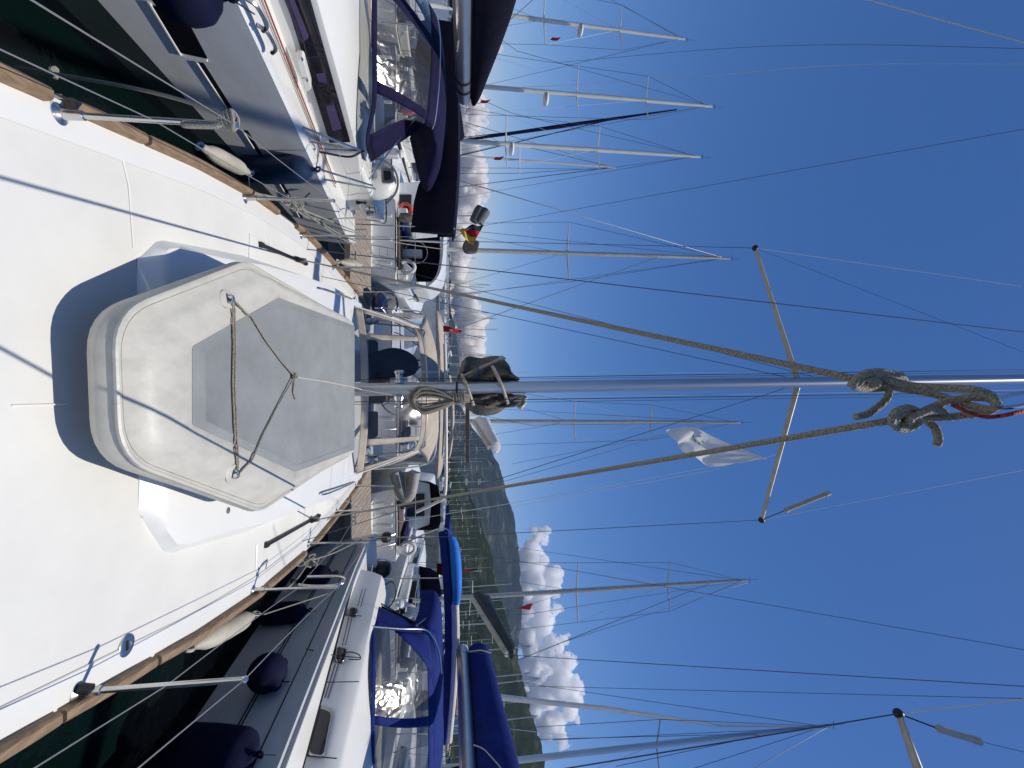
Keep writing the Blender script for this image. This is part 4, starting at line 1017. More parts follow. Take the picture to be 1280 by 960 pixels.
MB().tube(smooth_path([gt[1][1], gt[1][1].lerp(gt[0][1], .5) + V((0, 0, -.03)), pX(436, 196, -2.85), pX(400, 190, -2.78)], 5), .014, 6).build('black_strap', M['black'], LB)
# helm pods, winches, pushpit hoop
c = pY(478, 227, 8.1)
rows = []
for i in range(10):
    t = i / 9; px = lerp(452, 497, t); w_ = (8, 17, 21, 22, 22, 21, 20, 17, 12, 3)[i]
    q = pY(px, 226 + 3 * t, 8.0); sx = w_ / 540 * 8
    rows.append([q + V((math.cos(a) * sx, math.sin(a) * sx * .7, 0)) for a in [2 * math.pi * k / 20 for k in range(20)]])
hp_ = MB().grid(rows, True, True, True).build('helm_pod', M['gel'], LB, sub=1)
MB().prism(rounded([pY(x, y, 7.70) for x, y in ((476, 209), (492, 211), (492, 227), (477, 229))], .04), V((0, .05, 0))).build('instrument_glass', M['steel'], hp_, smooth=False)
MB().prism(rounded([pY(x, y, 7.685) for x, y in ((479, 213), (489, 214), (489, 224), (480, 226))], .03), V((0, .05, 0))).build('instrument_screen', M['darkglass'], hp_, smooth=False)
MB().tube(smooth_path([pY(465, 199, 7.4), pY(478, 200, 7.4), pY(490, 208, 7.5), pY(497, 223, 7.6), pY(495, 240, 7.7), pY(482, 256, 7.8)], 6), .018, 8).build('black_hose', M['rubber'], LB)
for px, py, r in ((451, 252, .05), (464, 263, .085), (455, 203, .05)):
    p = pY(px, py, 8.2); MB().lathe(p - V((0, 0, .08)), (0, 0, 1), [(0, r), (.05, r), (.07, r * .7), (.13, r * .7), (.15, r * 1.0), (.165, r * .9), (.17, .01)], 16).build('winch', M['steel'] if r > .06 else M['black'], LB)
MB().tube(smooth_path([pY(430, 272, 8.6), pY(470, 276, 8.6), pY(482, 277, 8.6), pY(482, 240, 8.65)], 5), .013, 8).build('pushpit', M['steel'], LB)
MB().box(LC - 1.2, LC + 1.3, 7.0, 9.2, 1.25, 1.62).build('cockpit_seat', M['gel'], LB, bevel=.06)
# bimini rolled in navy canvas, sagging side rolls
rows = []
for i in range(15):
    t = i / 14; x = lerp(-6.6, -2.75, t)
    arc = .10 * (1 - (2 * t - 1) ** 2)
    sag_ = .48 + .28 * abs(math.sin(t * 3.1 * 1.5 + .3)) + .05 * NZ.noise(V((t * 8, 1, 1)))
    rows.append([V((x, 8.0, 3.0 + arc - sag_)), V((x, 7.93, 3.0 + arc - sag_ * .5)), V((x, 7.95, 3.01 + arc)), V((x - .12 * t, 8.6, 3.06 + arc)), V((x - .55 * t, 9.8, 3.04 + arc)), V((x - .55 * t, 9.85, 2.9 + arc - sag_ * .3)), V((x - .55 * t, 9.8, 2.97 + arc)), V((x, 8.1, 2.98 + arc))])
bimL = MB().grid(rows, True, True, True).build('bimini', M['navy_dark'], LB)
MB().tube(smooth_path([pY(566, 302, 8.2), pY(569, 270, 8.1), pY(570, 200, 8.0), pY(567, 100, 8.0)], 6), .02, 8).build('bimini_seam', M['navy'], bimL)
for x in (-6.5, -2.85): MB().tube([V((x, 8.0, 1.3)), V((x, 8.0, 3.05))], .014, 8).build('bimini_pole', M['steel'], LB)
# boom and navy sail bag
b0, b1 = pX(580, 122, LC), pX(578, -90, LC)
bl = MB().tube([b0, b0.lerp(b1, .05), b1], [.10, .125, .13], 14, 1.25).build('boom', M['alu'], LB)
for k in (.12, .2): MB().tube([b0.lerp(b1, k - .006), b0.lerp(b1, k + .006)], .137, 14, 1.25).build('boom_band', M['black'], bl)
rows = []
for i, t in enumerate((-.03, .02, .12, .3, .6, 1.0)):
    c = b0.lerp(b1, t); h = lerp(.10, .62, min(1, t * 1.1 + .05)) if t > 0 else .06; w = lerp(.10, .17, min(1, t + .3))
    rows.append([V((c.x + math.cos(a) * w * (1 + .1 * NZ.noise(V((i * 2.1, math.cos(a), math.sin(a))))), c.y, c.z + .11 + h * .5 + math.sin(a) * h * .55)) for a in [2 * math.pi * k / 18 for k in range(18)]])
sbL = MB().grid(rows, True, True, True).build('sail_cover', M['navy_dark'], bl, sub=1)
MB().tube([b1 - V((0, 3.5, 0)), b1], .12, 12).build('boom_inner', M['alu'], bl)
# backstay and halyards of this boat, mast just out of frame on the left
mL = V((LC, 1.3, 1.9))
MB().grid([[mL + V((math.cos(2 * math.pi * k / 20) * .08, math.sin(2 * math.pi * k / 20) * .12, z)) for k in range(20)] for z in (0, 5, 13.5)], True, True, True).build('mast', M['alu'], LB)
top_ = mL + V((0, 0, 13.3))
wire(pY(560, 290, 9.1), pY(1310, 156, 4.2), .0035, par=LB, name='backstay'); 
wire(pY(612, 47, 7.2), pY(700, -30, 6.0), .004, par=LB, name='topping_lift')
MB().tube(smooth_path([pY(700, 78, 7), pY(900, 61, 6), pY(1060, 56, 5), pY(1290, 61, 4)], 8), .0028, 5).build('halyard', M['wire'], LB)
MB().tube(smooth_path([pY(640, 110, 7.4), pY(850, 98, 6.4), pY(1040, 82, 5), pY(1290, 80, 4)], 8), .0025, 5).build('halyard', M['wire_lit'], LB)
wire(pY(1075, -3, 3.8), pY(1290, 56, 3.2), .006, 'wire_lit', par=LB, name='shroud')
# fenders and hooks of the left boat
fender('blue fender with pointed head hanging on the side of the left yacht', lh(396, 198, .13), lh(291, 199, .14), .155, 'fender_teal', 'fender_teal', [gt[1][0] + V((0, 0, .1)), gt[1][1]])
fender('navy fender at the upper left edge against the hull window of the left yacht', lh(288, -30, .14), lh(184, -42, .16), .17, 'fender_blue', 'fender_blue', [lh(320, 0, .1)])
MB().tube(smooth_path([lh(392, 256, .02), lh(384, 251, .05), lh(382, 243, .05), lh(388, 238, .03)], 5), .01, 7).build('boat_hook', M['steel'], LB)

# ------------------------------------------------------------------ neighbour on the right
RB = thing('sailing_yacht', 'white sailing yacht with royal blue sprayhood and chrome framed ports alongside on the right', 'sailing yacht', (5.4, 6, 0))
RC = 5.42
def rside(y, z): return 3.88 - .09 * (y - 4.33) - .215 * z
def rsz(y): return 1.36 - .02 * (y - 4)
stR = []
for y in (-2.6, -2.0, -1.2, -.2, .8, 1.8, 2.8, 3.8, 5, 6, 7, 8, 9, 9.8, 10.4):
    z = rsz(y); tk = 1 - max(0, y - 8) ** 2 * .03
    k = 1 if y > 2.5 else max(.02, math.sin(max(.01, (y + 2.65) / 5.15) * math.pi / 2))
    yy = max(y, 2.5)
    stR.append((y, (RC - rside(yy, z)) * k * tk, (RC - rside(yy, 0)) * k ** 1.5 * tk, z))
MB().grid(flat_rows(RC, stR), False, False, True).build('hull', M['gel_grey'], RB)
MB().grid(deck_rows(RC, stR, .03, .03, .030)).build('deck', M['gel'], RB)
RN = V((-1, -.09, -.215)).normalized(); RP = V((3.88, 4.33, 0))
def rh(px, py, off=0.0): return hit(px, py, RP + RN * off, RN)
for z in (.74, .70, 1.10):
    MB().tube([V((rside(y, z) - .002, y, z)) for y in (2.6, 4, 6, 8, 9)], .009 if z > 1 else .010, 6).build('cove_stripe', M['stripe'], RB)
for s in (-1, 1):
    MB().grid([[V((RC + s * (hb - .02), y, zs + .028)), V((RC + s * (hb - .03), y, zs + .06)), V((RC + s * (hb - .06), y, zs + .06)), V((RC + s * (hb - .065), y, zs + .028))] for y, hb, wl, zs in stR]).build('toe_rail', M['alu'], RB)
MB().grid([[V((rside(y, .12) - .004, y, .12)), V((rside(y, -.02) - .004, y, -.02))] for y in (2.6, 5, 7, 9)]).build('boot_stripe', M['stripe'], RB)
# cabin trunk with side face on the plane through the measured edge
c0, c1 = V((4.17, 4.97, 1.36)), V((3.50, 7.33, 1.34))
dc = (c1 - c0); sl_ = dc.x / dc.y
def cx_(y, h): return c0.x + sl_ * (y - c0.y) + h * .20
rows = []
for y, h in ((1.6, .03), (2.6, .22), (3.6, .34), (5, .42), (6.2, .46), (7.2, .48), (8.4, .46)):
    zs = rsz(y); xe = max(cx_(max(y, 2.2), 0), 3.45); w = RC - xe
    if y < 3: w *= (.5, .85)[y > 2]
    prof = [(1, -.02), (1 - .035 * h / .45, h * .5), (1 - .08, h * .9), (1 - .13, h), (.5, h + .09), (0, h + .12)]
    rows.append([V((RC - w * a, y, zs + b_)) for a, b_ in prof] + [V((RC + w * a, y, zs + b_)) for a, b_ in prof[-2::-1]])
MB().grid(rows, False, True, True).build('coachroof', M['gel'], RB)
KN = V((-1, sl_, .17)).normalized(); KP = V((cx_(5, 0), 5, 1.36))
def kh(px, py, off=0.0): return hit(px, py, KP + KN * off, KN)
for q in ([(399, 886), (414, 892), (404, 945), (386, 942)], [(421.5, 809.5), (433.5, 812), (428.5, 829), (419.5, 826.5)], [(437.5, 760), (447.5, 762), (445, 771), (436, 769)]):
    cxm, cym = sum(a for a, _ in q) / 4, sum(b_ for _, b_ in q) / 4
    fr_ = inlay([(cxm + (a - cxm) * 1.22, cym + (b_ - cym) * 1.12) for a, b_ in q], 'steel', 'cabin_port', RB, kh, .030, .06, bevel=.004)
    inlay(q, 'smoke', 'port_glass', fr_, lambda a, b_: kh(a, b_, .018), .018, .05)
for a, b_ in (((408, 872), (421, 830)), ((430, 806), (438, 772)), ((449, 758), (455, 736))):
    for k in (0, 4): MB().tube([kh(a[0] + k - 2, a[1], .004), kh(b_[0] + k - 2, b_[1], .004)], .006, 6).build('cabin_stripe', M['stripe'], RB)
MB().tube([V((cx_(y, 0) - .06, y, rsz(y) + .045)) for y in (3, 4.5, 6, 7.6)], .016, 7).build('deck_edge_strip', M['black'], RB)
# handrail
a, b_ = kh(422, 958, .05), kh(433, 903, .05)
a, b_ = pY(420, 957, 5.1), pY(434, 905, 5.75)
MB().tube(smooth_path([a - V((0, 0, .05)), a, a.lerp(b_, .5), b_, b_ - V((0, 0, .05))], 5), .016, 8).build('handrail', M['steel'], RB)
# sprayhood in royal blue
Br = [pY(462, 752, 7.55), pY(464, 781, 7.05), pY(465, 812, 6.62), pY(465, 850, 6.35), pY(464, 900, 6.2), pY(464, 960, 6.2), V((6.6, 6.5, 1.9)), V((7.1, 7.2, 1.85))]
Tr = [pY(519, 776, 7.85), pY(534, 790, 7.55), pY(540, 820, 7.32), pY(541, 850, 7.2), pY(542, 900, 7.1), pY(542, 960, 7.1), V((6.75, 7.3, 2.72)), V((6.9, 7.8, 2.5))]
Ar = [V((Tr[0].x - .05, 8.9, Tr[0].z)), V((Tr[1].x - .1, 8.8, Tr[1].z + .1)), V((Tr[2].x - .1, 8.7, Tr[2].z + .12)), V((Tr[3].x, 8.7, Tr[3].z + .13)), V((Tr[4].x + .2, 8.7, Tr[4].z + .13)), V((Tr[5].x + .2, 8.7, Tr[5].z + .12)), V((6.9, 8.8, 2.8)), V((7.0, 8.9, 2.5))]
bandsR = [(0, 1, 0, .05), (0, 1, .90, 1), (.0, .145, .05, .9), (.555, .585, .05, .9), (.97, 1, .05, .9)]
hr_, fr_, gr_ = cloth_hood(RB, Br, Tr, Ar, 'royal', bandsR, [(.145, .555, .05, .90), (.585, .97, .05, .90)], 'vinyl_wrinkled', .07)
# curved dark valance over the side window
MB().grid([[fr_(u, v) + V((0, -.012, 0)) for v in (lerp(1 - .62 * (1 - t) ** 1.6, 1, k / 4) for k in range(5))] for u, t in ((.145 + .30 * i / 12, i / 12) for i in range(13))]).build('canvas_valance', M['royal'], hr_, solid=.006)
fpts = smooth_path([pY(463, 783, 7.0), pY(500, 786, 7.25), pY(530, 787, 7.5), pY(540, 795, 7.5), pY(546, 806, 7.5), pY(550, 822, 7.45), pY(552, 842, 7.4)], 6)
MB().tube(fpts, .016, 8).build('hood_frame', M['steel'], hr_)
MB().tube([pY(519, 783, 7.5), pY(544, 764, 8.3)], .014, 8).build('hood_frame', M['steel'], hr_)
tri = [pY(461, 750, 7.9), pY(465, 781, 7.1), pY(519, 780, 7.6)]
MB().grid([[tri[0].lerp(tri[1], k / 6).lerp(tri[2], j / 6 * .98) for k in range(7)] for j in range(7)]).build('side_window', M['vinyl'], hr_)
MB().tube([tri[0], tri[2]], .018, 7).build('side_edge', M['navy'], hr_); MB().tube([pY(436, 732, 8.0), pY(522, 780, 7.6)], .012, 6).build('hood_strap', M['black'], hr_)
MB().tube([tri[0], tri[1]], .03, 7).build('side_edge', M['royal'], hr_)
# bimini: azure and white tubes paint its sunlit top edge
rows = []
for i in range(17):
    t = i / 16; x = lerp(3.05, 7.4, t); arc = .13 * (1 - (2 * t - 1) ** 2)
    rows.append([V((x, 9.0, 2.72 + arc)), V((x, 8.95, 2.86 + arc)), V((x, 9.05, 2.93 + arc)), V((x, 10.0, 2.97 + arc)), V((x, 11.0, 2.93 + arc)), V((x, 11.0, 2.86 + arc)), V((x, 9.1, 2.84 + arc))])
bm_ = MB().grid(rows, True, True, True).build('bimini', M['royal'], RB)
MB().tube(smooth_path([V((3.12, 8.93, 2.97)), V((3.3, 8.93, 3.04)), V((3.7, 8.93, 3.08)), V((4.2, 8.93, 3.10)), V((4.55, 8.93, 3.09))], 6), [.06 + .05 * math.sin(math.pi * i / 24) for i in range(25)], 10).build('bimini_lit_edge', M['azure'], bm_)
MB().tube(smooth_path([V((4.5, 8.9, 3.09)), V((5.2, 8.9, 3.10)), V((6.2, 8.9, 3.05)), V((7.3, 8.9, 2.95))], 6), .05, 8).build('bimini_lit_edge', M['whitecanvas'], bm_)
for x, zz in ((3.15, 2.9), (7.2, 2.9), (4.0, 3.0)): MB().tube([V((x, 9.2, 1.3)), V((x, 9.0, zz))], .013, 8).build('bimini_pole', M['steel'], RB)
MB().tube(smooth_path([pY(498, 682, 9.0), pY(540, 664, 9.0), pY(556, 661, 9.0), pY(564, 668, 9.0), pY(566, 680, 9.0)], 5), .016, 8).build('bimini_pole', M['steel'], RB)
MB().box(4.1, 6.9, 7.9, 10.2, 1.2, 1.6).build('cockpit_seat', M['gel'], RB, bevel=.06)
# boom and blue sail bag
b0, b1 = pX(578, 812, 5.45), pX(586, 990, 5.45)
br_ = MB().tube([b0, b0.lerp(b1, .05), b1, b1 + (b1 - b0) * .6], [.10, .12, .12, .12], 14, 1.2).build('boom', M['alu'], RB)
MB().lathe(b0 - (b1 - b0).normalized() * .03, b1 - b0, [(0, .05), (.02, .115), (.05, .12), (.07, .115)], 14).build('boom_end', M['gel'], br_)
rows = []
for i, t in enumerate((.03, .06, .3, .6, 1.0, 1.5)):
    c = b0.lerp(b1, t); h = lerp(.40, .62, t); w = .17
    rows.append([V((c.x + math.cos(a) * w * (1 + .08 * NZ.noise(V((i * 2.1, math.cos(a), math.sin(a))))), c.y, c.z + .12 + h * .5 + math.sin(a) * h * .52)) for a in [2 * math.pi * k / 18 for k in range(18)]])
sbR = MB().grid(rows, True, True, True).build('sail_cover', M['royal'], br_)
c = b0.lerp(b1, .12); MB().tube([V((c.x - .19, c.y - .02, c.z + .1)), V((c.x - .2, c.y - .02, c.z + .35)), V((c.x - .12, c.y - .02, c.z + .56))], .012, 6).build('cover_strap', M['whitecanvas'], sbR)
MB().tube(smooth_path([pX(592, 931, 5.22), pX(604, 936, 5.22), pX(613, 945, 5.22), pX(622, 955, 5.22), pX(632, 968, 5.22)], 5), .008, 6).build('cover_cord', M['rope_white'], sbR)
# rig: mast just out of frame on the right, its spreader and shroud in view
mR = V((5.45, 3.0, 1.8))
mastR = MB().grid([[mR + V((math.cos(2 * math.pi * k / 20) * .08, math.sin(2 * math.pi * k / 20) * .12, z)) for k in range(20)] for z in (0, 5, 13.5)], True, True, True).build('mast', M['alu'], RB)
t0 = pY(1123, 892, 3.9); s1 = pY(1146, 975, 3.55)
s1 = V((mR.x, mR.y + .05, t0.z - .06)); s1 = t0 + (pY(1150, 968, 3.6) - t0) * 1.0
spR = MB().tube([t0, t0.lerp(s1, .5), s1, V((mR.x, mR.y, s1.z))], [.035, .042, .05, .055], 12, .6, up=(0, 1, .1)).build('spreader', M['alu_dull'], mastR)
MB().ball(t0, .05, 10).build('spreader_cap', M['black'], spR)
wire(t0, pY(1290, 873, 3.4), .006, 'wire_lit', par=RB); wire(t0, pY(560, 985, 3.6), .006, 'wire', par=RB)
a, b_ = pY(1168, 909, 3.8), pY(1222, 926, 3.7); d = (b_ - a).normalized()
MB().tube([t0, a], .008, 6).build('lanyard', M['black'], RB); MB().tube([a, a.lerp(b_, .12), a.lerp(b_, .2), b_], [.012, .04, .034, .034], 10).tube([b_ - d * .03, b_ + d * .02], .038, 10).build('backstay_insulator', M['alu_dull'], RB)
wire(b_, pY(1300, 945, 3.5), .003, par=RB, name='halyard')
wire(pY(500, 675, 9.9), pY(1290, 814, 4.6), .004, par=RB, name='backstay'); wire(pY(578, 815, 8.3), pY(1290, 858.5, 4.6), .0055, par=RB, name='topping_lift', sag=.03); wire(pY(640, 857, 8.0), pY(1290, 873.5, 4.8), .004, par=RB, name='halyard')
# guard rail, fender lines over the cabin, fenders
gR = guard(RB, [V((rside(y, rsz(y)) + .08, y, rsz(y) + .03)) for y in (.2, 1.9)], .62)
for pts in ([(382, 811), (421, 820), (450, 822)], [(350, 852), (400, 853), (449, 852)], [(320, 945), (372, 944), (421, 948)], [(366, 766), (400, 767), (452, 770)]):
    p = [rh(*pts[0], .1), kh(*pts[1], .06), kh(*pts[2], .05)]
    MB().tube(p, .006, 6).build('fender_line', M['rope_black'], RB)
MB().tube(smooth_path([kh(421, 820, .05), kh(436, 815, .05), kh(448, 818, .05), kh(450, 824, .05), kh(436, 824, .05)], 5), .007, 6).build('line_loop', M['rope_black'], RB)
MB().tube(smooth_path([pY(500, 706, 9.2), pY(470, 700, 9.0), pY(460, 735, 8.4), pY(436, 733, 8.2), pY(452, 722, 8.3)], 5), .012, 7).build('pushpit', M['steel'], RB)
MB().tube(smooth_path([pY(476, 735, 8.6), pY(490, 727, 8.6), pY(495, 742, 8.6), pY(488, 757, 8.6), pY(480, 762, 8.6)], 6), .012, 7).build('hose', M['black'], RB)
gg = 'fenders hanging between the boats'
fender('navy fender nearest the lower edge against the right yacht', rh(322, 943, .17), rh(208, 932, .18), .20, 'fender_blue', 'fender_blue', [rh(345, 944, .06)])
fender('navy fender lying behind the right rail under the bent gate tube', rh(386, 763, .14), rh(318, 770, .15), .15, 'fender_blue', 'fender_blue', [rh(395, 764, .06)])
fender('navy fender farthest aft against the right yacht', rh(418, 716, .14), rh(368, 726, .15), .17, 'fender_blue', 'fender_blue', [rh(430, 717, .06)])
fb = thing('ball_fender', 'round navy ball fender touching the tip of the right front stanchion', 'fender', rh(336, 840, .2), gg)
c = rh(334, 841, .22); MB().ball(c, .215, 20, (1, .9, 1.0)).build('body', M['fender_blue'], fb)
ax = (rh(365, 822, .1) - c).normalized(); MB().lathe(c + ax * .17, ax, [(0, .11), (.06, .06), (.10, .05), (.13, .02)], 14).build('neck', M['fender_blue'], fb)
ax = (rh(348, 862, .1) - c).normalized(); MB().lathe(c + ax * .17, ax, [(0, .10), (.05, .055), (.07, .05), (.09, .02)], 14).build('neck', M['fender_blue'], fb)
# ------------------------------------------------------------------ pontoons
def pontoon(label, x0, x1, y0, y1, z=.52, boards=True):
    p = thing('pontoon', label, 'pontoon', ((x0 + x1) / 2, (y0 + y1) / 2, 0))
    mb = MB(); n = int((x1 - x0) / .145)
    MB().box(x0, x1, y0 + .03, y1 - .03, -.2, z - .03).build('float', M['concrete'], p, smooth=False)
    if boards:
        rr = random.Random(2)
        for i in range(n):
            a = x0 + (x1 - x0) * i / n; h = rr.uniform(-.002, .003); mb.box(a + .006, a + (x1 - x0) / n - .006, y0, y1, z - .03, z + h)
        mb.build('decking', M['plank'], p, smooth=False)
    MB().box(x0, x1, y0 - .05, y0, z - .12, z + .02).build('fender_strip', M['teak_edge'], p, smooth=False)
    return p
pontoon('planked wooden pontoon crossing behind the sterns of the three near yachts', -19, 10.2, 11.1, 14.0)
# ------------------------------------------------------------------ boats on the far side of the pontoon
def dock_boat(label, X, ys, beam, L, mast=None, hullm='gel', coverm='royal', bimm=None, sp=(.5, .76), spl=1.25, motor=False, mastm='mast_white', bag=True, yaw=0, furl=None, windows=True, hoodm=None, cat='sailing yacht'):
    b = thing('motor_boat' if motor else 'sailing_yacht', label, 'motor boat' if motor else cat, (X, ys, 0))
    hb = beam / 2
    st = [(ys + L * t, hb * k, hb * k2, 1.15 + .35 * t) for t, k, k2 in ((0, .84, .70), (.1, .92, .8), (.3, 1, .92), (.5, .98, .9), (.7, .82, .68), (.85, .52, .36), (.95, .2, .1), (1, .03, .01))]
    rows = hull_rows(X, st)
    # raked sugar-scoop stern: lower rows start further aft
    MB().grid(rows, False, True, False).build('hull', M[hullm], b)
    MB().grid(deck_rows(X, st, .04, .02, .004)).build('deck', M['gel'], b)
    # swim platform and transom details
    w = hb * .8
    MB().box(X - w * .75, X + w * .75, ys - .42, ys + .02, .34, .42).build('swim_platform', M['gel'], b, bevel=.02)
    for k in range(5 if motor else 3):
        xx = X + w * (-.62 + 1.24 * k / (4 if motor else 2)); 
        MB().box(xx - .05, xx + .05, ys - .035, ys + .0, .50, 1.05).build('transom_rib', M['gel'], b, bevel=.015)
    lad = MB()
    for s in (-.16, .16): lad.tube([V((X + hb * .3 + s, ys - .46, .25)), V((X + hb * .3 + s, ys - .08, 1.1)), V((X + hb * .3 + s, ys + .1, 1.2))], .014, 6)
    for k in range(3): lad.tube([V((X + hb * .3 - .16, ys - .38 + .1 * k, .45 + .24 * k)), V((X + hb * .3 + .16, ys - .38 + .1 * k, .45 + .24 * k))], .012, 6)
    lad.build('boarding_ladder', M['steel'], b)
    # pushpit
    P = smooth_path([V((X - hb * .84, ys + 1.6, 1.85)), V((X - hb * .82, ys + .25, 1.8)), V((X - hb * .4, ys + .08, 1.8)), V((X + hb * .4, ys + .08, 1.8)), V((X + hb * .82, ys + .25, 1.8)), V((X + hb * .84, ys + 1.6, 1.85))], 5)
    MB().tube(P, .014, 6).build('pushpit', M['steel'], b)
    for q in P[::6]: MB().tube([q, V((q.x, q.y + .03, 1.18))], .012, 6).build('pushpit_leg', M['steel'], b)
    # cabin
    cab = []
    for t, ww, h in ((.30, .66, .02), (.31, .68, .42 if not motor else .9), (.5, .66, .48 if not motor else 1.0), (.68, .5, .34), (.8, .28, .02)):
        y = ys + L * t; z = 1.15 + .35 * t; w_ = hb * ww
        cab.append([V((X + w_ * a, y, z + c)) for a, c in ((1, 0), (.93, h * .9), (.86, h), (0, h + .06), (-.86, h), (-.93, h * .9), (-1, 0))])
    MB().grid(cab, False, True, True).build('coachroof', M['gel'], b)
    if windows:
        for s in (-1, 1):
            MB().grid([[V((X + s * hb * (.66 * (1 - .05 * k) + .012), ys + L * t, 1.15 + .35 * t + .12 + .2 * k)) for k in (0, 1)] for t in (.34, .42, .5)]).build('cabin_window', M['darkglass'], b, solid=.01)
    if hoodm:
        B_ = [V((X + hb * .68 * math.sin(a), ys + L * .30 + .5 * math.cos(a), 1.7)) for a in [math.pi * (i / 6 - .5) for i in range(7)]]
        rowsH = [[V((p.x, p.y, p.z)) for p in B_], [V((X + (p.x - X) * .95, p.y - .2, 2.2)) for p in B_], [V((X + (p.x - X) * .85, p.y - .45, 2.5)) for p in B_], [V((X + (p.x - X) * .5, p.y - .9, 2.6)) for p in B_]]
        MB().grid(rowsH).build('sprayhood', M[hoodm], b, solid=.01)
    if bimm:
        rows = []
        for i in range(11):
            t = i / 10; x = X + hb * .92 * (2 * t - 1); arc = .14 * (1 - (2 * t - 1) ** 2)
            rows.append([V((x, ys + .5, 2.86 + arc)), V((x, ys + .48, 2.93 + arc)), V((x, ys + 1.6, 3.0 + arc)), V((x, ys + 2.6, 2.93 + arc)), V((x, ys + 2.6, 2.88 + arc)), V((x, ys + 1.5, 2.94 + arc))])
        MB().grid(rows, True, True, True).build('bimini', M[bimm], b)
        for s in (-1, 1):
            for yy in (.6, 2.5): MB().tube([V((X + s * hb * .86, ys + 1.3, 1.2)), V((X + s * hb * .9, ys + yy, 2.9))], .013, 6).build('bimini_pole', M['steel'], b)
    # cockpit gear: dark slab painting the recess shade, cushions, winches, a horseshoe buoy and a bag lashed on the rail
    rg = random.Random(int(X * 100))
    MB().box(X - hb * .52, X + hb * .52, ys + .15, ys + L * .27, 1.2, 1.262).build('well_shade', M['brown'], b, smooth=False)
    for s in (-1, 1):
        MB().box(X + s * hb * .66 - .16, X + s * hb * .66 + .16, ys + .3, ys + L * .29, 1.2, 1.52).build('cockpit_coaming', M['gel'], b, bevel=.04)
        MB().box(X + s * hb * .42 - .18, X + s * hb * .42 + .18, ys + .4, ys + L * .26, 1.26, 1.40).build('cushion', M[rg.choice(('navy', 'navy_dark', 'greycover', 'royal'))], b, bevel=.03)
        p = V((X + s * hb * .66, ys + L * .2, 1.52)); MB().lathe(p, (0, 0, 1), [(0, .07), (.06, .065), (.08, .05), (.14, .05), (.16, .065), (.17, .01)], 12).build('winch', M['steel'], b)
    s = rg.choice((-1, 1)); c = V((X + s * hb * .55, ys + .04, 1.55))
    MB().tube([c + V((math.sin(a) * .2, 0, math.cos(a) * .24)) for a in [R(-140 + 280 * i / 12) for i in range(13)]], .06, 8).build('horseshoe_buoy', M[rg.choice(('whitecanvas', 'lifered', 'whitecanvas'))], b)
    c = V((X - s * hb * .5, ys + .1, 1.5)); MB().lathe(c, (0, 0, 1), [(-.22, .05), (-.18, .15), (.12, .17), (.2, .12), (.22, .02)], 12, .7).build('rail_bag', M[rg.choice(('navy_dark', 'black', 'greycover'))], b)
    MB().box(X - hb * .30, X + hb * .30, ys + L * .297, ys + L * .305, 1.28, 1.62 + (.35 if motor else 0)).build('companionway', M['black'], b, smooth=False)
    # wheel
    if not motor:
        c = V((X, ys + 1.3, 1.75)); MB().tube([c + V((math.cos(a) * .4, 0, math.sin(a) * .4)) for a in [i * math.pi / 10 for i in range(20)]], .014, 6, closed=True).build('steering_wheel', M['steel'], b)
        MB().box(X - .14, X + .14, ys + 1.35, ys + 1.6, 1.0, 1.95).build('steering_pedestal', M['gel'], b, bevel=.04)
    if mast:
        tp, (bpx, bpy), my = mast
        top = pY(*tp, my); bot_ = pY(bpx, bpy, my); ax = (top - bot_) / (top.z - bot_.z)
        base = bot_ + ax * (1.5 - bot_.z); H = top.z - base.z
        r0 = .092
        m_ = MB().tube([base, base.lerp(top, .6), base.lerp(top, .9), top], [r0, r0 * .95, r0 * .8, r0 * .62], 12).build('mast', M[mastm], b)
        for f_ in sp:
            c = base.lerp(top, f_); ln = spl * (1.15 - f_ * .5)
            for s in (-1, 1): MB().tube([c, c + V((s * ln, -.18, .03))], [.032, .022], 6).build('spreader', M[mastm], m_)
        c0 = base.lerp(top, sp[0]); c1 = base.lerp(top, sp[-1])
        for s in (-1, 1):
            t0_ = c0 + V((s * spl * (1.15 - sp[0] * .5), -.18, .03)); t1_ = c1 + V((s * spl * (1.15 - sp[-1] * .5), -.18, .03))
            MB().tube([V((X + s * hb * .93, base.y - .2, 1.3)), t0_, t1_, base.lerp(top, .985)], .0085, 5).build('shroud', M['wire'], b)
            MB().tube([V((X + s * hb * .93, base.y - .2, 1.3)), base.lerp(top, sp[0] * .98)], .007, 5).build('shroud', M['wire'], b)
            MB().tube([t0_, base.lerp(top, sp[-1] * .99)], .007, 5).build('shroud', M['wire_lit'], b)
        MB().tube([V((X, ys + L * .98, 1.6)), base.lerp(top, .98)], .05 if furl else .0085, 7).build('furled_genoa' if furl else 'forestay', M[furl or 'wire'], b)
        MB().tube([V((X - .6, ys + .2, 1.7)), base.lerp(top, .30) + V((-.05, -(base.y - ys) * .62, 0)), top], .0085, 5).build('backstay', M['wire'], b)
        MB().tube([top, top + V((0, 0, .55))], .008, 4).build('aerial', M['wire'], m_); MB().tube([top + V((-.14, 0, .12)), top + V((.14, 0, .12))], .01, 4).build('wind_vane', M['black'], m_)
        if bag:
            bz = base + ax * 1.35; e = V((X + (base.x - X) * .3, ys + .6, 2.95)); s0 = bz + V((0, -.12, 0))
            bo = MB().tube([s0, e], .075, 10).build('boom', M['alu'], b)
            rows = []
            for t, h in ((0, .5), (.08, .62), (.5, .46), (.93, .28), (1, .12)):
                c = s0.lerp(e, t); rows.append([V((c.x + math.cos(a) * .13, c.y, c.z + .08 + h * .5 + math.sin(a) * h * .5)) for a in [2 * math.pi * k / 12 for k in range(12)]])
            MB().grid(rows, True, True, True).build('sail_cover', M[coverm], bo)
        return b, base, top
    return b, None, None
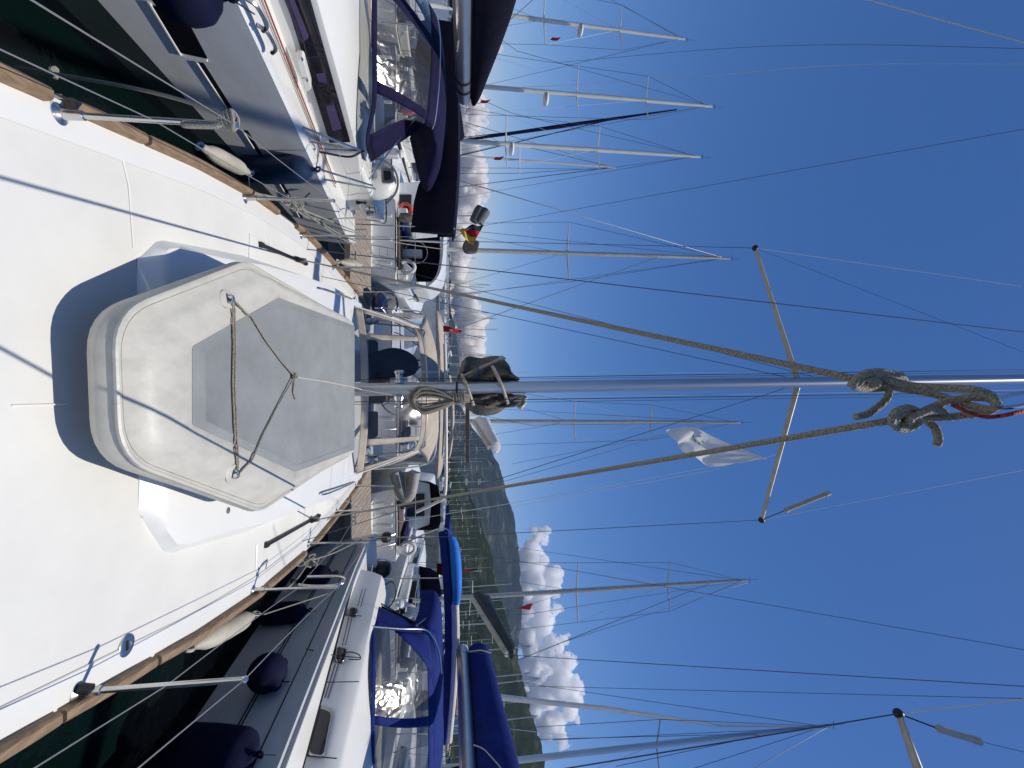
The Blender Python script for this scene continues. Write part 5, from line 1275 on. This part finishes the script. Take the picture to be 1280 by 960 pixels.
dockg = 'yachts moored across the pontoon'
A1 = dock_boat('tall white masted yacht at the far left beyond the navy sail bag', -17.0, 15.0, 3.6, 11.5, ((856, 49), (618, 17), 20.0), coverm='navy_dark', sp=(.45, .74), spl=1.4)
A2 = dock_boat('cream masted yacht with three dark spreaders second from the far left', -13.3, 14.9, 3.2, 11, ((890, 133), (601, 108), 18.2), hullm='gel_grey', hoodm='navy', coverm='navy', sp=(.16, .52, .76), mastm='mast_white')
A4 = dock_boat('cream masted yacht with a radar dome half way up its mast', -10.1, 14.8, 3.0, 10, ((875, 196), (572, 176), 18.0), hullm='hullblue', hoodm='navy_dark', bimm='navy_dark', coverm='navy_dark', sp=(.30, .62), spl=1.1, furl=None)
A5 = dock_boat('white yacht with a curved white hard top over its dark open cockpit', -4.8, 14.8, 3.2, 10.5, ((912, 323), (600, 313), 17.6), coverm='greycover', sp=(.46,), spl=1.35, bag=False, mastm='alu_dull')
A6 = dock_boat('white yacht moored dead astern with a pale sail bag on its boom', 1.2, 15.2, 3.3, 10.5, ((925, 528), (612, 526.5), 19.0), coverm='whitecanvas', sp=(.46, .70), spl=1.0, bimm='beige', mastm='alu_dull', bag=False)
A7 = dock_boat('yacht with a long nearly black boom cover behind the bright blue bimini', 8.6, 14.9, 3.4, 10.5, ((934, 725), (610, 745), 17.6), hullm='gel_grey', hoodm='navy', coverm='greycover', sp=(.46, .74), spl=1.35, mastm='alu_dull', bag=False)
A8 = dock_boat('yacht whose thick grey mast leans in from the lower right corner', 12.4, 8.0, 3.5, 11.5, ((1038, 907), (640, 951), 13.2), coverm='navy', sp=(.22, .56), spl=1.1, mastm='alu')
M1 = dock_boat('white motor boat with a ribbed stern right of the mooring pontoon', 4.75, 14.9, 2.9, 8, motor=True, hullm='gel', hoodm='navy_dark')
# hard top over the cockpit of the yacht left of our hood
mo = A5[0]
top_ = smooth_path([pY(520, 362, 15.2), pY(535, 358, 15.2), pY(548, 345, 15.2), pY(553, 325, 15.2), pY(554.5, 300, 15.2), pY(556, 270, 15.3)], 6)
MB().grid([[p + V((0, dy, dzz)) for dy, dzz in ((0, -.09), (-.02, 0), (.3, .05), (2.2, .08), (2.3, 0), (.1, -.10))] for p in top_], True, True, True).build('hard_top', M['gel'], mo)
MB().prism([pY(x, y, 17.3) for x, y in ((501, 300), (550, 296), (550, 352), (506, 352))], V((0, .05, 0))).build('cockpit_shade', M['navy_dark'], mo, smooth=False)  # dark sheet colours in the shade beneath the hard top
MB().prism(rounded([pY(x, y, 15.25) for x, y in ((470, 322), (497, 319), (518, 338), (514, 362), (490, 364), (470, 352))], .12), V((0, 1.2, 0))).build('stern_locker', M['gel'], mo, smooth=False, bevel=.03)
for k in range(4): MB().box(*(lambda p: (p.x - .03, p.x + .03, p.y - .04, p.y + .02, p.z - .35, p.z + .35))(pY(482, 325 + k * 6, 15.2))).build('stern_rib', M['gel_grey'], mo, bevel=.01)
MB().prism(rounded([pY(x, y, 15.18) for x, y in ((491, 329), (497, 328), (497, 352), (491, 352))], .03), V((0, .1, 0))).build('stern_window', M['brown'], mo, smooth=False)
MB().prism(rounded([pY(x, y, 15.18) for x, y in ((502, 336), (506, 336), (506, 344), (502, 344))], .05), V((0, .1, 0))).build('stern_port', M['smoke'], mo, smooth=False)
MB().tube([pY(500, 300, 15.2), pY(554, 303, 15.2)], .03, 8).build('top_post', M['gel'], mo); MB().tube([pY(508, 360, 15.2), pY(536, 358, 15.2)], .03, 8).build('top_post', M['gel'], mo)
# cabin with open companionway and life ring of the boat beyond the left yacht's stern
cb = thing('cabin_cruiser', 'narrow white cabin cruiser with a dark doorway in its wheelhouse', 'motor boat', (-7.45, 15.6, 0))
st = [(15.0, 1.0, .85, 1.0), (16, 1.1, .95, 1.1), (19, 1.1, .95, 1.25), (22, .8, .5, 1.4), (24, .1, .05, 1.5)]
MB().grid(hull_rows(-7.45, st), False, True, True).build('hull', M['gel'], cb); MB().grid(deck_rows(-7.45, st)).build('deck', M['gel'], cb)
MB().prism([pY(x, y, 16.2) for x, y in ((485, 228), (552, 226), (552, 265), (485, 266))], V((0, 3, 0))).build('wheelhouse', M['gel_grey'], cb, smooth=False, bevel=.04)
MB().prism([pY(x, y, 16.17) for x, y in ((497, 243), (514, 243), (514, 256), (497, 256))], V((0, .05, 0))).build('doorway', M['black'], cb, smooth=False)
for yy in (231,): MB().prism([pY(x, y, 16.15) for x, y in ((487, yy), (497, yy), (497, yy + 10), (487, yy + 10))], V((0, .05, 0))).build('wheelhouse_window', M['hullblue'], cb, smooth=False)
MB().prism([pY(x, y, 16.15) for x, y in ((486, 258), (493, 258), (493, 264), (486, 264))], V((0, .05, 0))).build('stern_seat', M['gel'], cb, smooth=False)
lr = thing('life_ring', 'round red life ring hanging beside the dark doorway', 'life ring', pY(507, 262, 16.0))
c = pY(507, 262, 16.02); MB().tube([c + V((math.cos(a) * .19, 0, math.sin(a) * .19)) for a in [i * math.pi / 12 for i in range(24)]], .075, 10, closed=True).build('ring', M['lifered'], lr)
MB().lathe(c + V((0, .05, 0)), (0, 1, 0), [(0, .14), (.02, .14), (.03, .01)], 16).build('ring_cover', M['red'], lr)
# jumble beside the pontoon: scooter under covers
js = thing('jet_ski', 'blue and white water scooter parked by the far edge of the pontoon', 'water scooter', pY(470, 382, 14.6))
MB().grid([[p + V((math.cos(a) * w_, 0, math.sin(a) * h_)) for a in [2 * math.pi * k / 14 for k in range(14)]] for p, w_, h_ in ((pY(474, 382, 12.6), .1, .08), (pY(475, 382, 12.75), .38, .2), (pY(476, 381, 13.3), .42, .28), (pY(478, 379, 13.8), .3, .24), (pY(480, 378, 14.1), .05, .05))], True, True, True).build('hull', M['hullblue'], js)
MB().grid([[p + V((math.cos(a) * w_, 0, math.sin(a) * h_)) for a in [2 * math.pi * k / 12 for k in range(12)]] for p, w_, h_ in ((pY(483, 383, 12.7), .1, .05), (pY(485, 383, 12.9), .2, .14), (pY(487, 381, 13.4), .2, .16), (pY(491, 380, 13.7), .1, .12))], True, True, True).build('seat', M['rubber'], js)
MB().tube(smooth_path([pY(495, 372, 13.6), pY(497, 380, 13.7), pY(495, 389, 13.6)], 5), .03, 8).build('handlebar', M['black'], js)
mt = thing('motor_boat', 'white speedboat with black fittings behind the left hood window', 'motor boat', (-2.0, 15.6, 0))
st = [(15.4, .95, .7, .95), (16.5, 1.05, .85, 1.0), (19, .95, .7, 1.15), (21, .4, .2, 1.3), (21.8, .03, .01, 1.35)]
MB().grid(hull_rows(-1.9, st), False, True, True).build('hull', M['gel'], mt); MB().grid(deck_rows(-1.9, st)).build('deck', M['gel_grey'], mt)
MB().prism([pY(x, y, 17.0) for x, y in ((505, 384), (528, 396), (528, 428), (505, 436))], V((0, .04, .1))).build('windscreen', M['glass'], mt, smooth=False)
for yy in (388, 400, 412): MB().tube(smooth_path([pY(478, yy, 15.8), pY(500, yy + 6, 15.9), pY(526, yy + 22, 16.3)], 5), .02, 6).build('arch_tube', M['black'], mt)
def bagged(par, s0, e, h0, h1, w, m):
    bo = MB().tube([s0, e], .09, 10).build('boom', M['alu_dull'], par)
    rows = []
    for i, t in enumerate((-.01, .03, .2, .4, .6, .8, .97, 1.0)):
        c = s0.lerp(e, t); h = lerp(h0, h1, t) * (.6 if t < 0 or t > .99 else 1) * (1 + .08 * NZ.noise(V((i * 1.7, h0, 2))))
        rows.append([V((c.x + math.cos(a) * w * (1 + .15 * NZ.noise(V((i, math.cos(a), math.sin(a) * 2)))), c.y, c.z + .06 + h * .5 + math.sin(a) * h * .52)) for a in [2 * math.pi * k / 14 for k in range(14)]])
    MB().grid(rows, True, True, True).build('sail_cover', M[m], bo)
bagged(A7[0], pY(590, 747, 17.3), pY(634, 818, 13.2), .62, .24, .16, 'antifoul')
bagged(A6[0], pY(592, 527, 18.8), pY(612, 560, 15.6), .62, .36, .22, 'whitecanvas')
# outboards hung on the pushpit of our right neighbour
for px, py, lab in ((472, 712, 'black outboard motor clamped on the stern rail right of the pontoon'), (478, 672, 'dark covered outboard motor near the ribbed stern of the motor boat')):
    p = pY(px, py, 9.6 if px < 475 else 14.4); o = thing('outboard_motor', lab, 'outboard motor', p - V((0, 0, .3)))
    MB().lathe(p + V((0, 0, -.02)), (0, 0, 1), [(0, .10), (.05, .15), (.2, .16), (.28, .11), (.3, .02)], 14, 1.4).build('cowling', M['black'], o)
    MB().tube([p, p - V((0, 0, .6))], .05, 8).build('drive_leg', M['rubber'], o); MB().box(p.x - .12, p.x + .12, p.y - .05, p.y + .16, p.z - .62, p.z - .58).build('cavitation_plate', M['rubber'], o, bevel=.01)
# grey inflatable tender on davits astern of the yacht dead ahead
td = thing('tender', 'grey inflatable tender hanging on edge beside the beige hood', 'inflatable boat', pY(508, 608, 13.2))
P = smooth_path([pY(494, 590, 14.4), pY(500, 612, 14.4), pY(506, 622, 14.4), pY(513, 616, 14.4), pY(518, 590, 14.4)], 6)
MB().tube(P, .19, 12).build('tube_collar', M['greyhull'], td)
MB().prism([pY(x, y, 14.5) for x, y in ((497, 590), (502, 610), (511, 612), (516, 590))], V((0, .06, 0))).build('tender_floor', M['gel_dirty'], td, smooth=False)
MB().tube([pY(505, 596, 14.2), pY(507, 612, 14.2)], .02, 6).build('tender_oar', M['brown'], td)
# small service posts on the pontoon
pg = 'service posts on the pontoon'
for x in (-6.9, 6.6):
    o = thing('service_post', 'white service post standing on the pontoon ' + ('behind the left yacht' if x < 0 else 'behind the right yacht'), 'service post', (x, 13.3, .52), pg)
    MB().box(x - .13, x + .13, 13.2, 13.4, .52, 1.45).build('post', M['gel'], o, bevel=.03); MB().lathe((x, 13.3, 1.45), (0, 0, 1), [(0, .10), (.06, .12), (.14, .08), (.15, .01)], 14).build('lamp_cap', M['gel_grey'], o)
for i, x in enumerate((-5.6, -3.2, -1.0, 1.4, 3.4, 6.0)):
    o = thing('cleat', 'galvanised cleat bolted to the near edge of the planked pontoon', 'cleat', (x, 11.35, .52), 'cleats along the pontoon edge')
    MB().tube(smooth_path([V((x - .15, 11.35, .60)), V((x - .06, 11.35, .59)), V((x + .06, 11.35, .59)), V((x + .15, 11.35, .60))], 4), .018, 8).tube([V((x - .05, 11.35, .51)), V((x - .05, 11.35, .59))], .018, 8).tube([V((x + .05, 11.35, .51)), V((x + .05, 11.35, .59))], .018, 8).build('horn', M['steel'], o)

# flags
def flag(name, label, staff, cloth, mats, sw=.08, n=12):
    f = thing(name, label, 'flag', staff[0])
    MB().tube(staff, .012, 6).build('staff', M['steel'], f)
    T_ = smooth_path([pY(*q) for q in cloth[0]], 5); B_ = smooth_path([pY(*q) for q in cloth[1]], 5)
    nb = len(mats)
    for k, m in enumerate(mats):
        rows = []
        for i, (p, q) in enumerate(zip(T_, B_)):
            rows.append([p.lerp(q, lerp(k / nb, (k + 1) / nb, j / 4)) + V((0, sw * math.sin((k * 4 + j) * .55 + i * .5), 0)) for j in range(5)])
        MB().grid(rows).build('flag_stripe' if nb > 1 else 'flag_cloth', M[m], f, auto=False)
    return f
gY = 13.2
flag('national_flag', 'black red and gold striped flag curling below the grey mast', [pY(555, 306, gY), pY(600, 277, gY)],
     [[(605, 280, gY), (597, 282, gY), (590, 281, gY), (582, 285, gY)], [(592, 305, gY), (586, 303, gY), (580, 297, gY), (574, 287, gY)]], ['blackcloth', 'red', 'gold'], .05)
can = thing('canister_float', 'pair of dark grey canisters on a pole beside the striped flag', 'canisters', pY(600, 268, gY + .3))
for (a, b_) in (((598, 278), (607, 264)), ((592, 277), (600, 261))): 
    p, q = pY(*a, gY + .3), pY(*b_, gY + .3); MB().tube([p, p.lerp(q, .8), q], [.14, .16, .15], 12).build('canister', M['rubber'], can); MB().tube([q, q + (q - p).normalized() * .05], .13, 12).build('canister_lid', M['black'], can)
MB().tube([pY(540, 268, gY + .3), pY(596, 270, gY + .3)], .022, 6).build('pole', M['steel'], can)
MB().prism(rounded([pY(x, y, gY + .5) for x, y in ((577, 308), (583, 297), (600, 301), (597, 315), (582, 316))], .1), V((0, .2, 0))).build('folded_cover', M['greycover'], A5[0], smooth=False, bevel=.03)
f1 = flag('national_flag', 'limp red flag with a white crescent hanging left of the main mast', [pY(543, 411, 10.4), pY(605, 423, 10.6)],
     [[(578, 414, 10.4), (570, 416, 10.4), (560, 415, 10.4), (548, 415, 10.4)], [(576, 412.5, 10.4), (566, 410, 10.4), (556, 407, 10.4), (545, 409, 10.4)]], ['red'], .02)
MB().tube([pY(562, 412.5, 10.3), pY(566, 413.4, 10.3)], .018, 6).build('crescent', M['whitecanvas'], f1)
f2 = flag('national_flag', 'dark red flag drooping over the blue bimini of the right yacht', [pY(540, 712, 10.9), pY(602, 714, 10.9)],
     [[(598, 713, 10.8), (580, 716, 10.8), (562, 719, 10.8), (546, 719, 10.8)], [(596, 712, 10.8), (578, 710, 10.8), (562, 706, 10.8), (546, 704, 10.8)]], ['darkred'], .03)
def pen(label, px, py, y, s=.2):
    o = thing('courtesy_flag', label, 'flag', pY(px, py, y)); c = pY(px, py, y)
    MB().grid([[c + V((i * s * .18 * (1 - j * .13) + .02 * j, .04 * math.sin(i * 1.4 + j), -j * s * .34 - i * s * .12)) for i in range(5)] for j in range(5)]).build('flag_cloth', M['red'], o, auto=False)
pen('tiny red courtesy flag under the lower spreader of the tallest left mast', 701, 46, 20.2, .30); pen('tiny red courtesy flag beside the radar dome', 630, 195, 18, .26); pen('tiny red courtesy flag in front of the right cloud', 667, 754, 17.6, .36); pen('tiny red courtesy flag against the cloud below the second left mast', 613, 124, 18, .26)
# radar domes
for (px, py, y, par) in ((726, 38, 19.8, A1[0]), (683, 124, 17.9, A2[0]), (640, 186, 17.7, A4[0])):
    c = pY(px, py, y); MB().lathe(c, (0, 0, -1), [(-.08, .02), (-.07, .2), (0, .26), (.10, .24), (.13, .02)], 16).build('radar_dome', M['whitecanvas'], par)
# covered sail rolls: navy stay rolls on the second and third left masts
MB().tube([pY(560, 178, 20), pY(700, 158, 19.2), pY(846, 137, 18.5)], [.05, .09, .03], 8).build('furled_genoa', M['navy'], A2[0])
MB().tube([pY(560, 174, 19.6), pY(712, 156.5, 19.1)], .018, 6).build('stay', M['navy'], A2[0]); MB().tube([pY(560, 198, 19), pY(775, 147, 18.8)], .022, 6).build('stay', M['navy'], A2[0])
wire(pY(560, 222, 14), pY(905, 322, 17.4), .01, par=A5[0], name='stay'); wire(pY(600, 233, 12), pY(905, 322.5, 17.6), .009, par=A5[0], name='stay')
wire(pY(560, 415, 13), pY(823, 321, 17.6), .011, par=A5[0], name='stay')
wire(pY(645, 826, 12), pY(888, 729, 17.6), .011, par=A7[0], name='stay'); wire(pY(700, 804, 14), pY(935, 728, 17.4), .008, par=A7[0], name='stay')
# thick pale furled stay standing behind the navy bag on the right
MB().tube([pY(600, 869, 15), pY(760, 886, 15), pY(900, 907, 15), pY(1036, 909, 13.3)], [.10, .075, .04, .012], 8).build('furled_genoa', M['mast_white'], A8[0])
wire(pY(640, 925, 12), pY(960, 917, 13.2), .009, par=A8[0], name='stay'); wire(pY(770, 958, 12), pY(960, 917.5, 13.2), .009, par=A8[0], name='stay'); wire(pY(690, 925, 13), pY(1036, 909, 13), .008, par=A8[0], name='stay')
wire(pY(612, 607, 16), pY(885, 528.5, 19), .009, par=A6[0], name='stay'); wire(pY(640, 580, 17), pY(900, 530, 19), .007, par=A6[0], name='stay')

# ------------------------------------------------------------------ boats farther off
def far_proto(name, mastm, hullm, coverm, L=10.5, H=13.5, spn=2, bag=True, thick=.075):
    o = MB(); o.mi = 0
    st = [(0, 1.4, 1.2, 1.1), (3, 1.7, 1.5, 1.15), (6, 1.5, 1.2, 1.3), (9, .5, .3, 1.5), (L, .03, .01, 1.6)]
    o.grid(hull_rows(0, st), False, True, True).grid(deck_rows(0, st))
    o.grid([[V((w * a, y, 1.2 + c * h)) for a, c in ((1, 0), (.9, 1), (-.9, 1), (-1, 0))] for y, w, h in ((3, 1.0, .5), (5, 1.0, .5), (7, .6, .3))], False, True, True)
    o.mi = 1; o.tube([V((0, 4.6, 1.5)), V((0, 4.6, 1.5 + H))], thick, 6)
    for k in range(spn):
        z = 1.5 + H * (.45 + .27 * k); o.tube([V((-1.0 + .15 * k, 4.5, z)), V((1.0 - .15 * k, 4.5, z))], .035, 4)
    o.mi = 3
    for s in (-1, 1): o.tube([V((s * 1.4, 4.5, 1.2)), V((s * .95, 4.5, 1.5 + H * .45)), V((0, 4.6, 1.4 + H))], .018, 3)
    o.tube([V((0, L, 1.5)), V((0, 4.6, 1.4 + H))], .025, 3); o.tube([V((0, .2, 1.5)), V((0, 4.6, 1.4 + H))], .018, 3)
    if bag: o.mi = 2; o.tube([V((0, 4.4, 2.9)), V((0, .6, 2.75))], [.32, .18], 6)
    o.mi = 2; o.grid([[V((x, y, 2.3 + .1 * (1 - x * x))) for x in (-1.1, 0, 1.1)] for y in (1.0, 2.6)])
    ob = o.build(name, [M[hullm], M[mastm], M[coverm], M['wire']], smooth=False, origin=(0, 0, 0))
    return ob
protos = [far_proto('far_yacht', 'mast_white', 'gel', 'royal'), far_proto('far_yacht', 'alu_dull', 'gel', 'navy', 11.5, 15), far_proto('far_yacht', 'mast_white', 'gel', 'beige', 10, 12.5, 1), far_proto('far_yacht', 'alu_dull', 'hullblue', 'whitecanvas', 11, 14), far_proto('far_yacht', 'mast_white', 'gel_grey', 'greycover', 9.5, 11.5, 1)]
used = [0] * len(protos); rf = random.Random(21)
HULL = ('white hull and blue cover', 'white hull and navy cover', 'white hull and beige cover', 'dark blue hull and pale cover', 'pale hull and brown cover')
def far(py, Y, k, place, group, yaw=None, sc=1.0):
    u = py - 480; X = u / 545 * Y
    if used[k] == 0: o = protos[k]
    else: o = protos[k].copy(); COL.objects.link(o)
    used[k] += 1
    o.location = (X, Y, 0); o.rotation_euler = (rf.uniform(-.012, .012), rf.uniform(-.012, .012), rf.uniform(-.3, .3) if yaw is None else yaw); o.scale = (sc, sc, sc)
    tag(o, 'tiny yacht with %s %s' % (HULL[k], place), 'sailing yacht', group)
g1, g2, g3 = 'distant yachts left of the main mast', 'distant yachts below the grey mountain', 'distant yachts below the green hill'
for py in (340, 349, 358, 367, 374, 383, 388, 394, 400, 408, 416, 421, 427, 433, 438, 444, 449, 453, 457, 461, 465, 469, 473): far(py + rf.uniform(-2, 2), rf.uniform(110, 210), rf.randrange(5), 'left of the main mast', g1, sc=rf.uniform(.85, 1.2))
for i in range(34): far(500 + i * 5.4 + rf.uniform(-2.5, 2.5), rf.uniform(115, 230), rf.randrange(5), 'below the grey mountain', g2, sc=rf.uniform(.85, 1.15))
for i in range(30): far(690 + i * 9.6 + rf.uniform(-4, 4), rf.uniform(90, 190), rf.randrange(5), 'below the green hill', g3, sc=rf.uniform(.85, 1.1))
for py in (60, 92, 120, 150, 205, 230, 262, 285, 300, 318): far(py, rf.uniform(120, 200), rf.randrange(5), 'far off beyond the navy covers', 'distant yachts on the left', sc=.9)
# nearer ones with masts that stand against the hill and left cloud
for py, px_top, Y, k in ((848, 663, 48, 0), (886, 664, 52, 2), (900, 678, 50, 4), (910, 660, 60, 1), (944, 672, 46, 2), (140, 776, 30, 2), (755, 640, 62, 4), (783, 632, 70, 0), (800, 628, 75, 2), (820, 640, 58, 1)):
    d = ray(px_top, py); z = EZ + d.z / d.y * (Y + 4.6); kH = (13.5, 15, 12.5, 14, 11.5)[k] + 1.5
    far(py, Y, k, {848: 'nearest left of the thick pale stay', 886: 'just right of the thick pale stay', 900: 'second right of the thick pale stay', 910: 'third right of the thick pale stay', 944: 'by the foot of the lower right mast', 140: 'between the two left masts', 755: 'beside the black boom cover', 783: 'under the middle of the green hill', 800: 'under the green crest', 820: 'past the black boom cover'}[py], 'yachts in the middle distance', yaw=rf.uniform(-.1, .1), sc=z / kH)
for k, n in enumerate(used):
    if n == 0: bpy.data.objects.remove(protos[k])
# lit quay and low distant pontoons
for i, (x0, x1, y) in enumerate(((-60, -2, 104), (4, 60, 108), (40, 150, 86))):
    p = thing('pontoon', ('low pale pontoon in front of the distant yachts on the left', 'low pale pontoon in front of the crowded distant masts', 'low pale pontoon below the green hill')[i], 'pontoon', ((x0 + x1) / 2, y, 0))
    MB().box(x0, x1, y, y + 2.4, -.2, .5).build('float', M['concrete'], p, smooth=False)
# houses along the shore
for i, (py, Y, w, h, d_) in enumerate(((852, 455, 14, 7, 10), (862, 470, 10, 6, 9), (873, 450, 16, 8, 10), (886, 480, 12, 9, 10), (899, 460, 18, 8, 11), (911, 450, 12, 10, 10), (842, 480, 9, 6, 8), (826, 470, 10, 6, 9))):
    X = (py - 480) / 545 * Y
    o = thing('house', ('long white house on the shore right of the black boom cover', 'small white house second on the shore', 'broad white house beneath the middle of the green hill', 'tall white house among the shore trees', 'widest white house on the shore', 'tallest white house at the lower right shore', 'small house at the left end of the shore row', 'lone small house below the black boom cover')[i], 'house', (X, Y, 2), 'houses along the shore')
    MB().box(X - w / 2, X + w / 2, Y, Y + d_, 0, h + 2).build('wall', M['plaster'], o, smooth=False)
    MB().prism([V((X - w / 2 - .5, Y - .5, h + 2.02)), V((X + w / 2 + .5, Y - .5, h + 2.02)), V((X + w / 2 - 1.5, Y + d_ * .3, h + 4.2)), V((X - w / 2 + 1.5, Y + d_ * .3, h + 4.2))], V((0, d_ * .7, 0))).build('roof', M['roof'], o, smooth=False)
    for k in range(int(w / 3.4)):
        for zz in ([3.2] if h < 7 else [3.2, 6.6]):
            xx = X - w / 2 + 1.8 + k * 3.3; MB().box(xx - .6, xx + .6, Y - .06, Y + .05, zz, zz + 1.5).build('window', M['darkglass'], o, smooth=False)
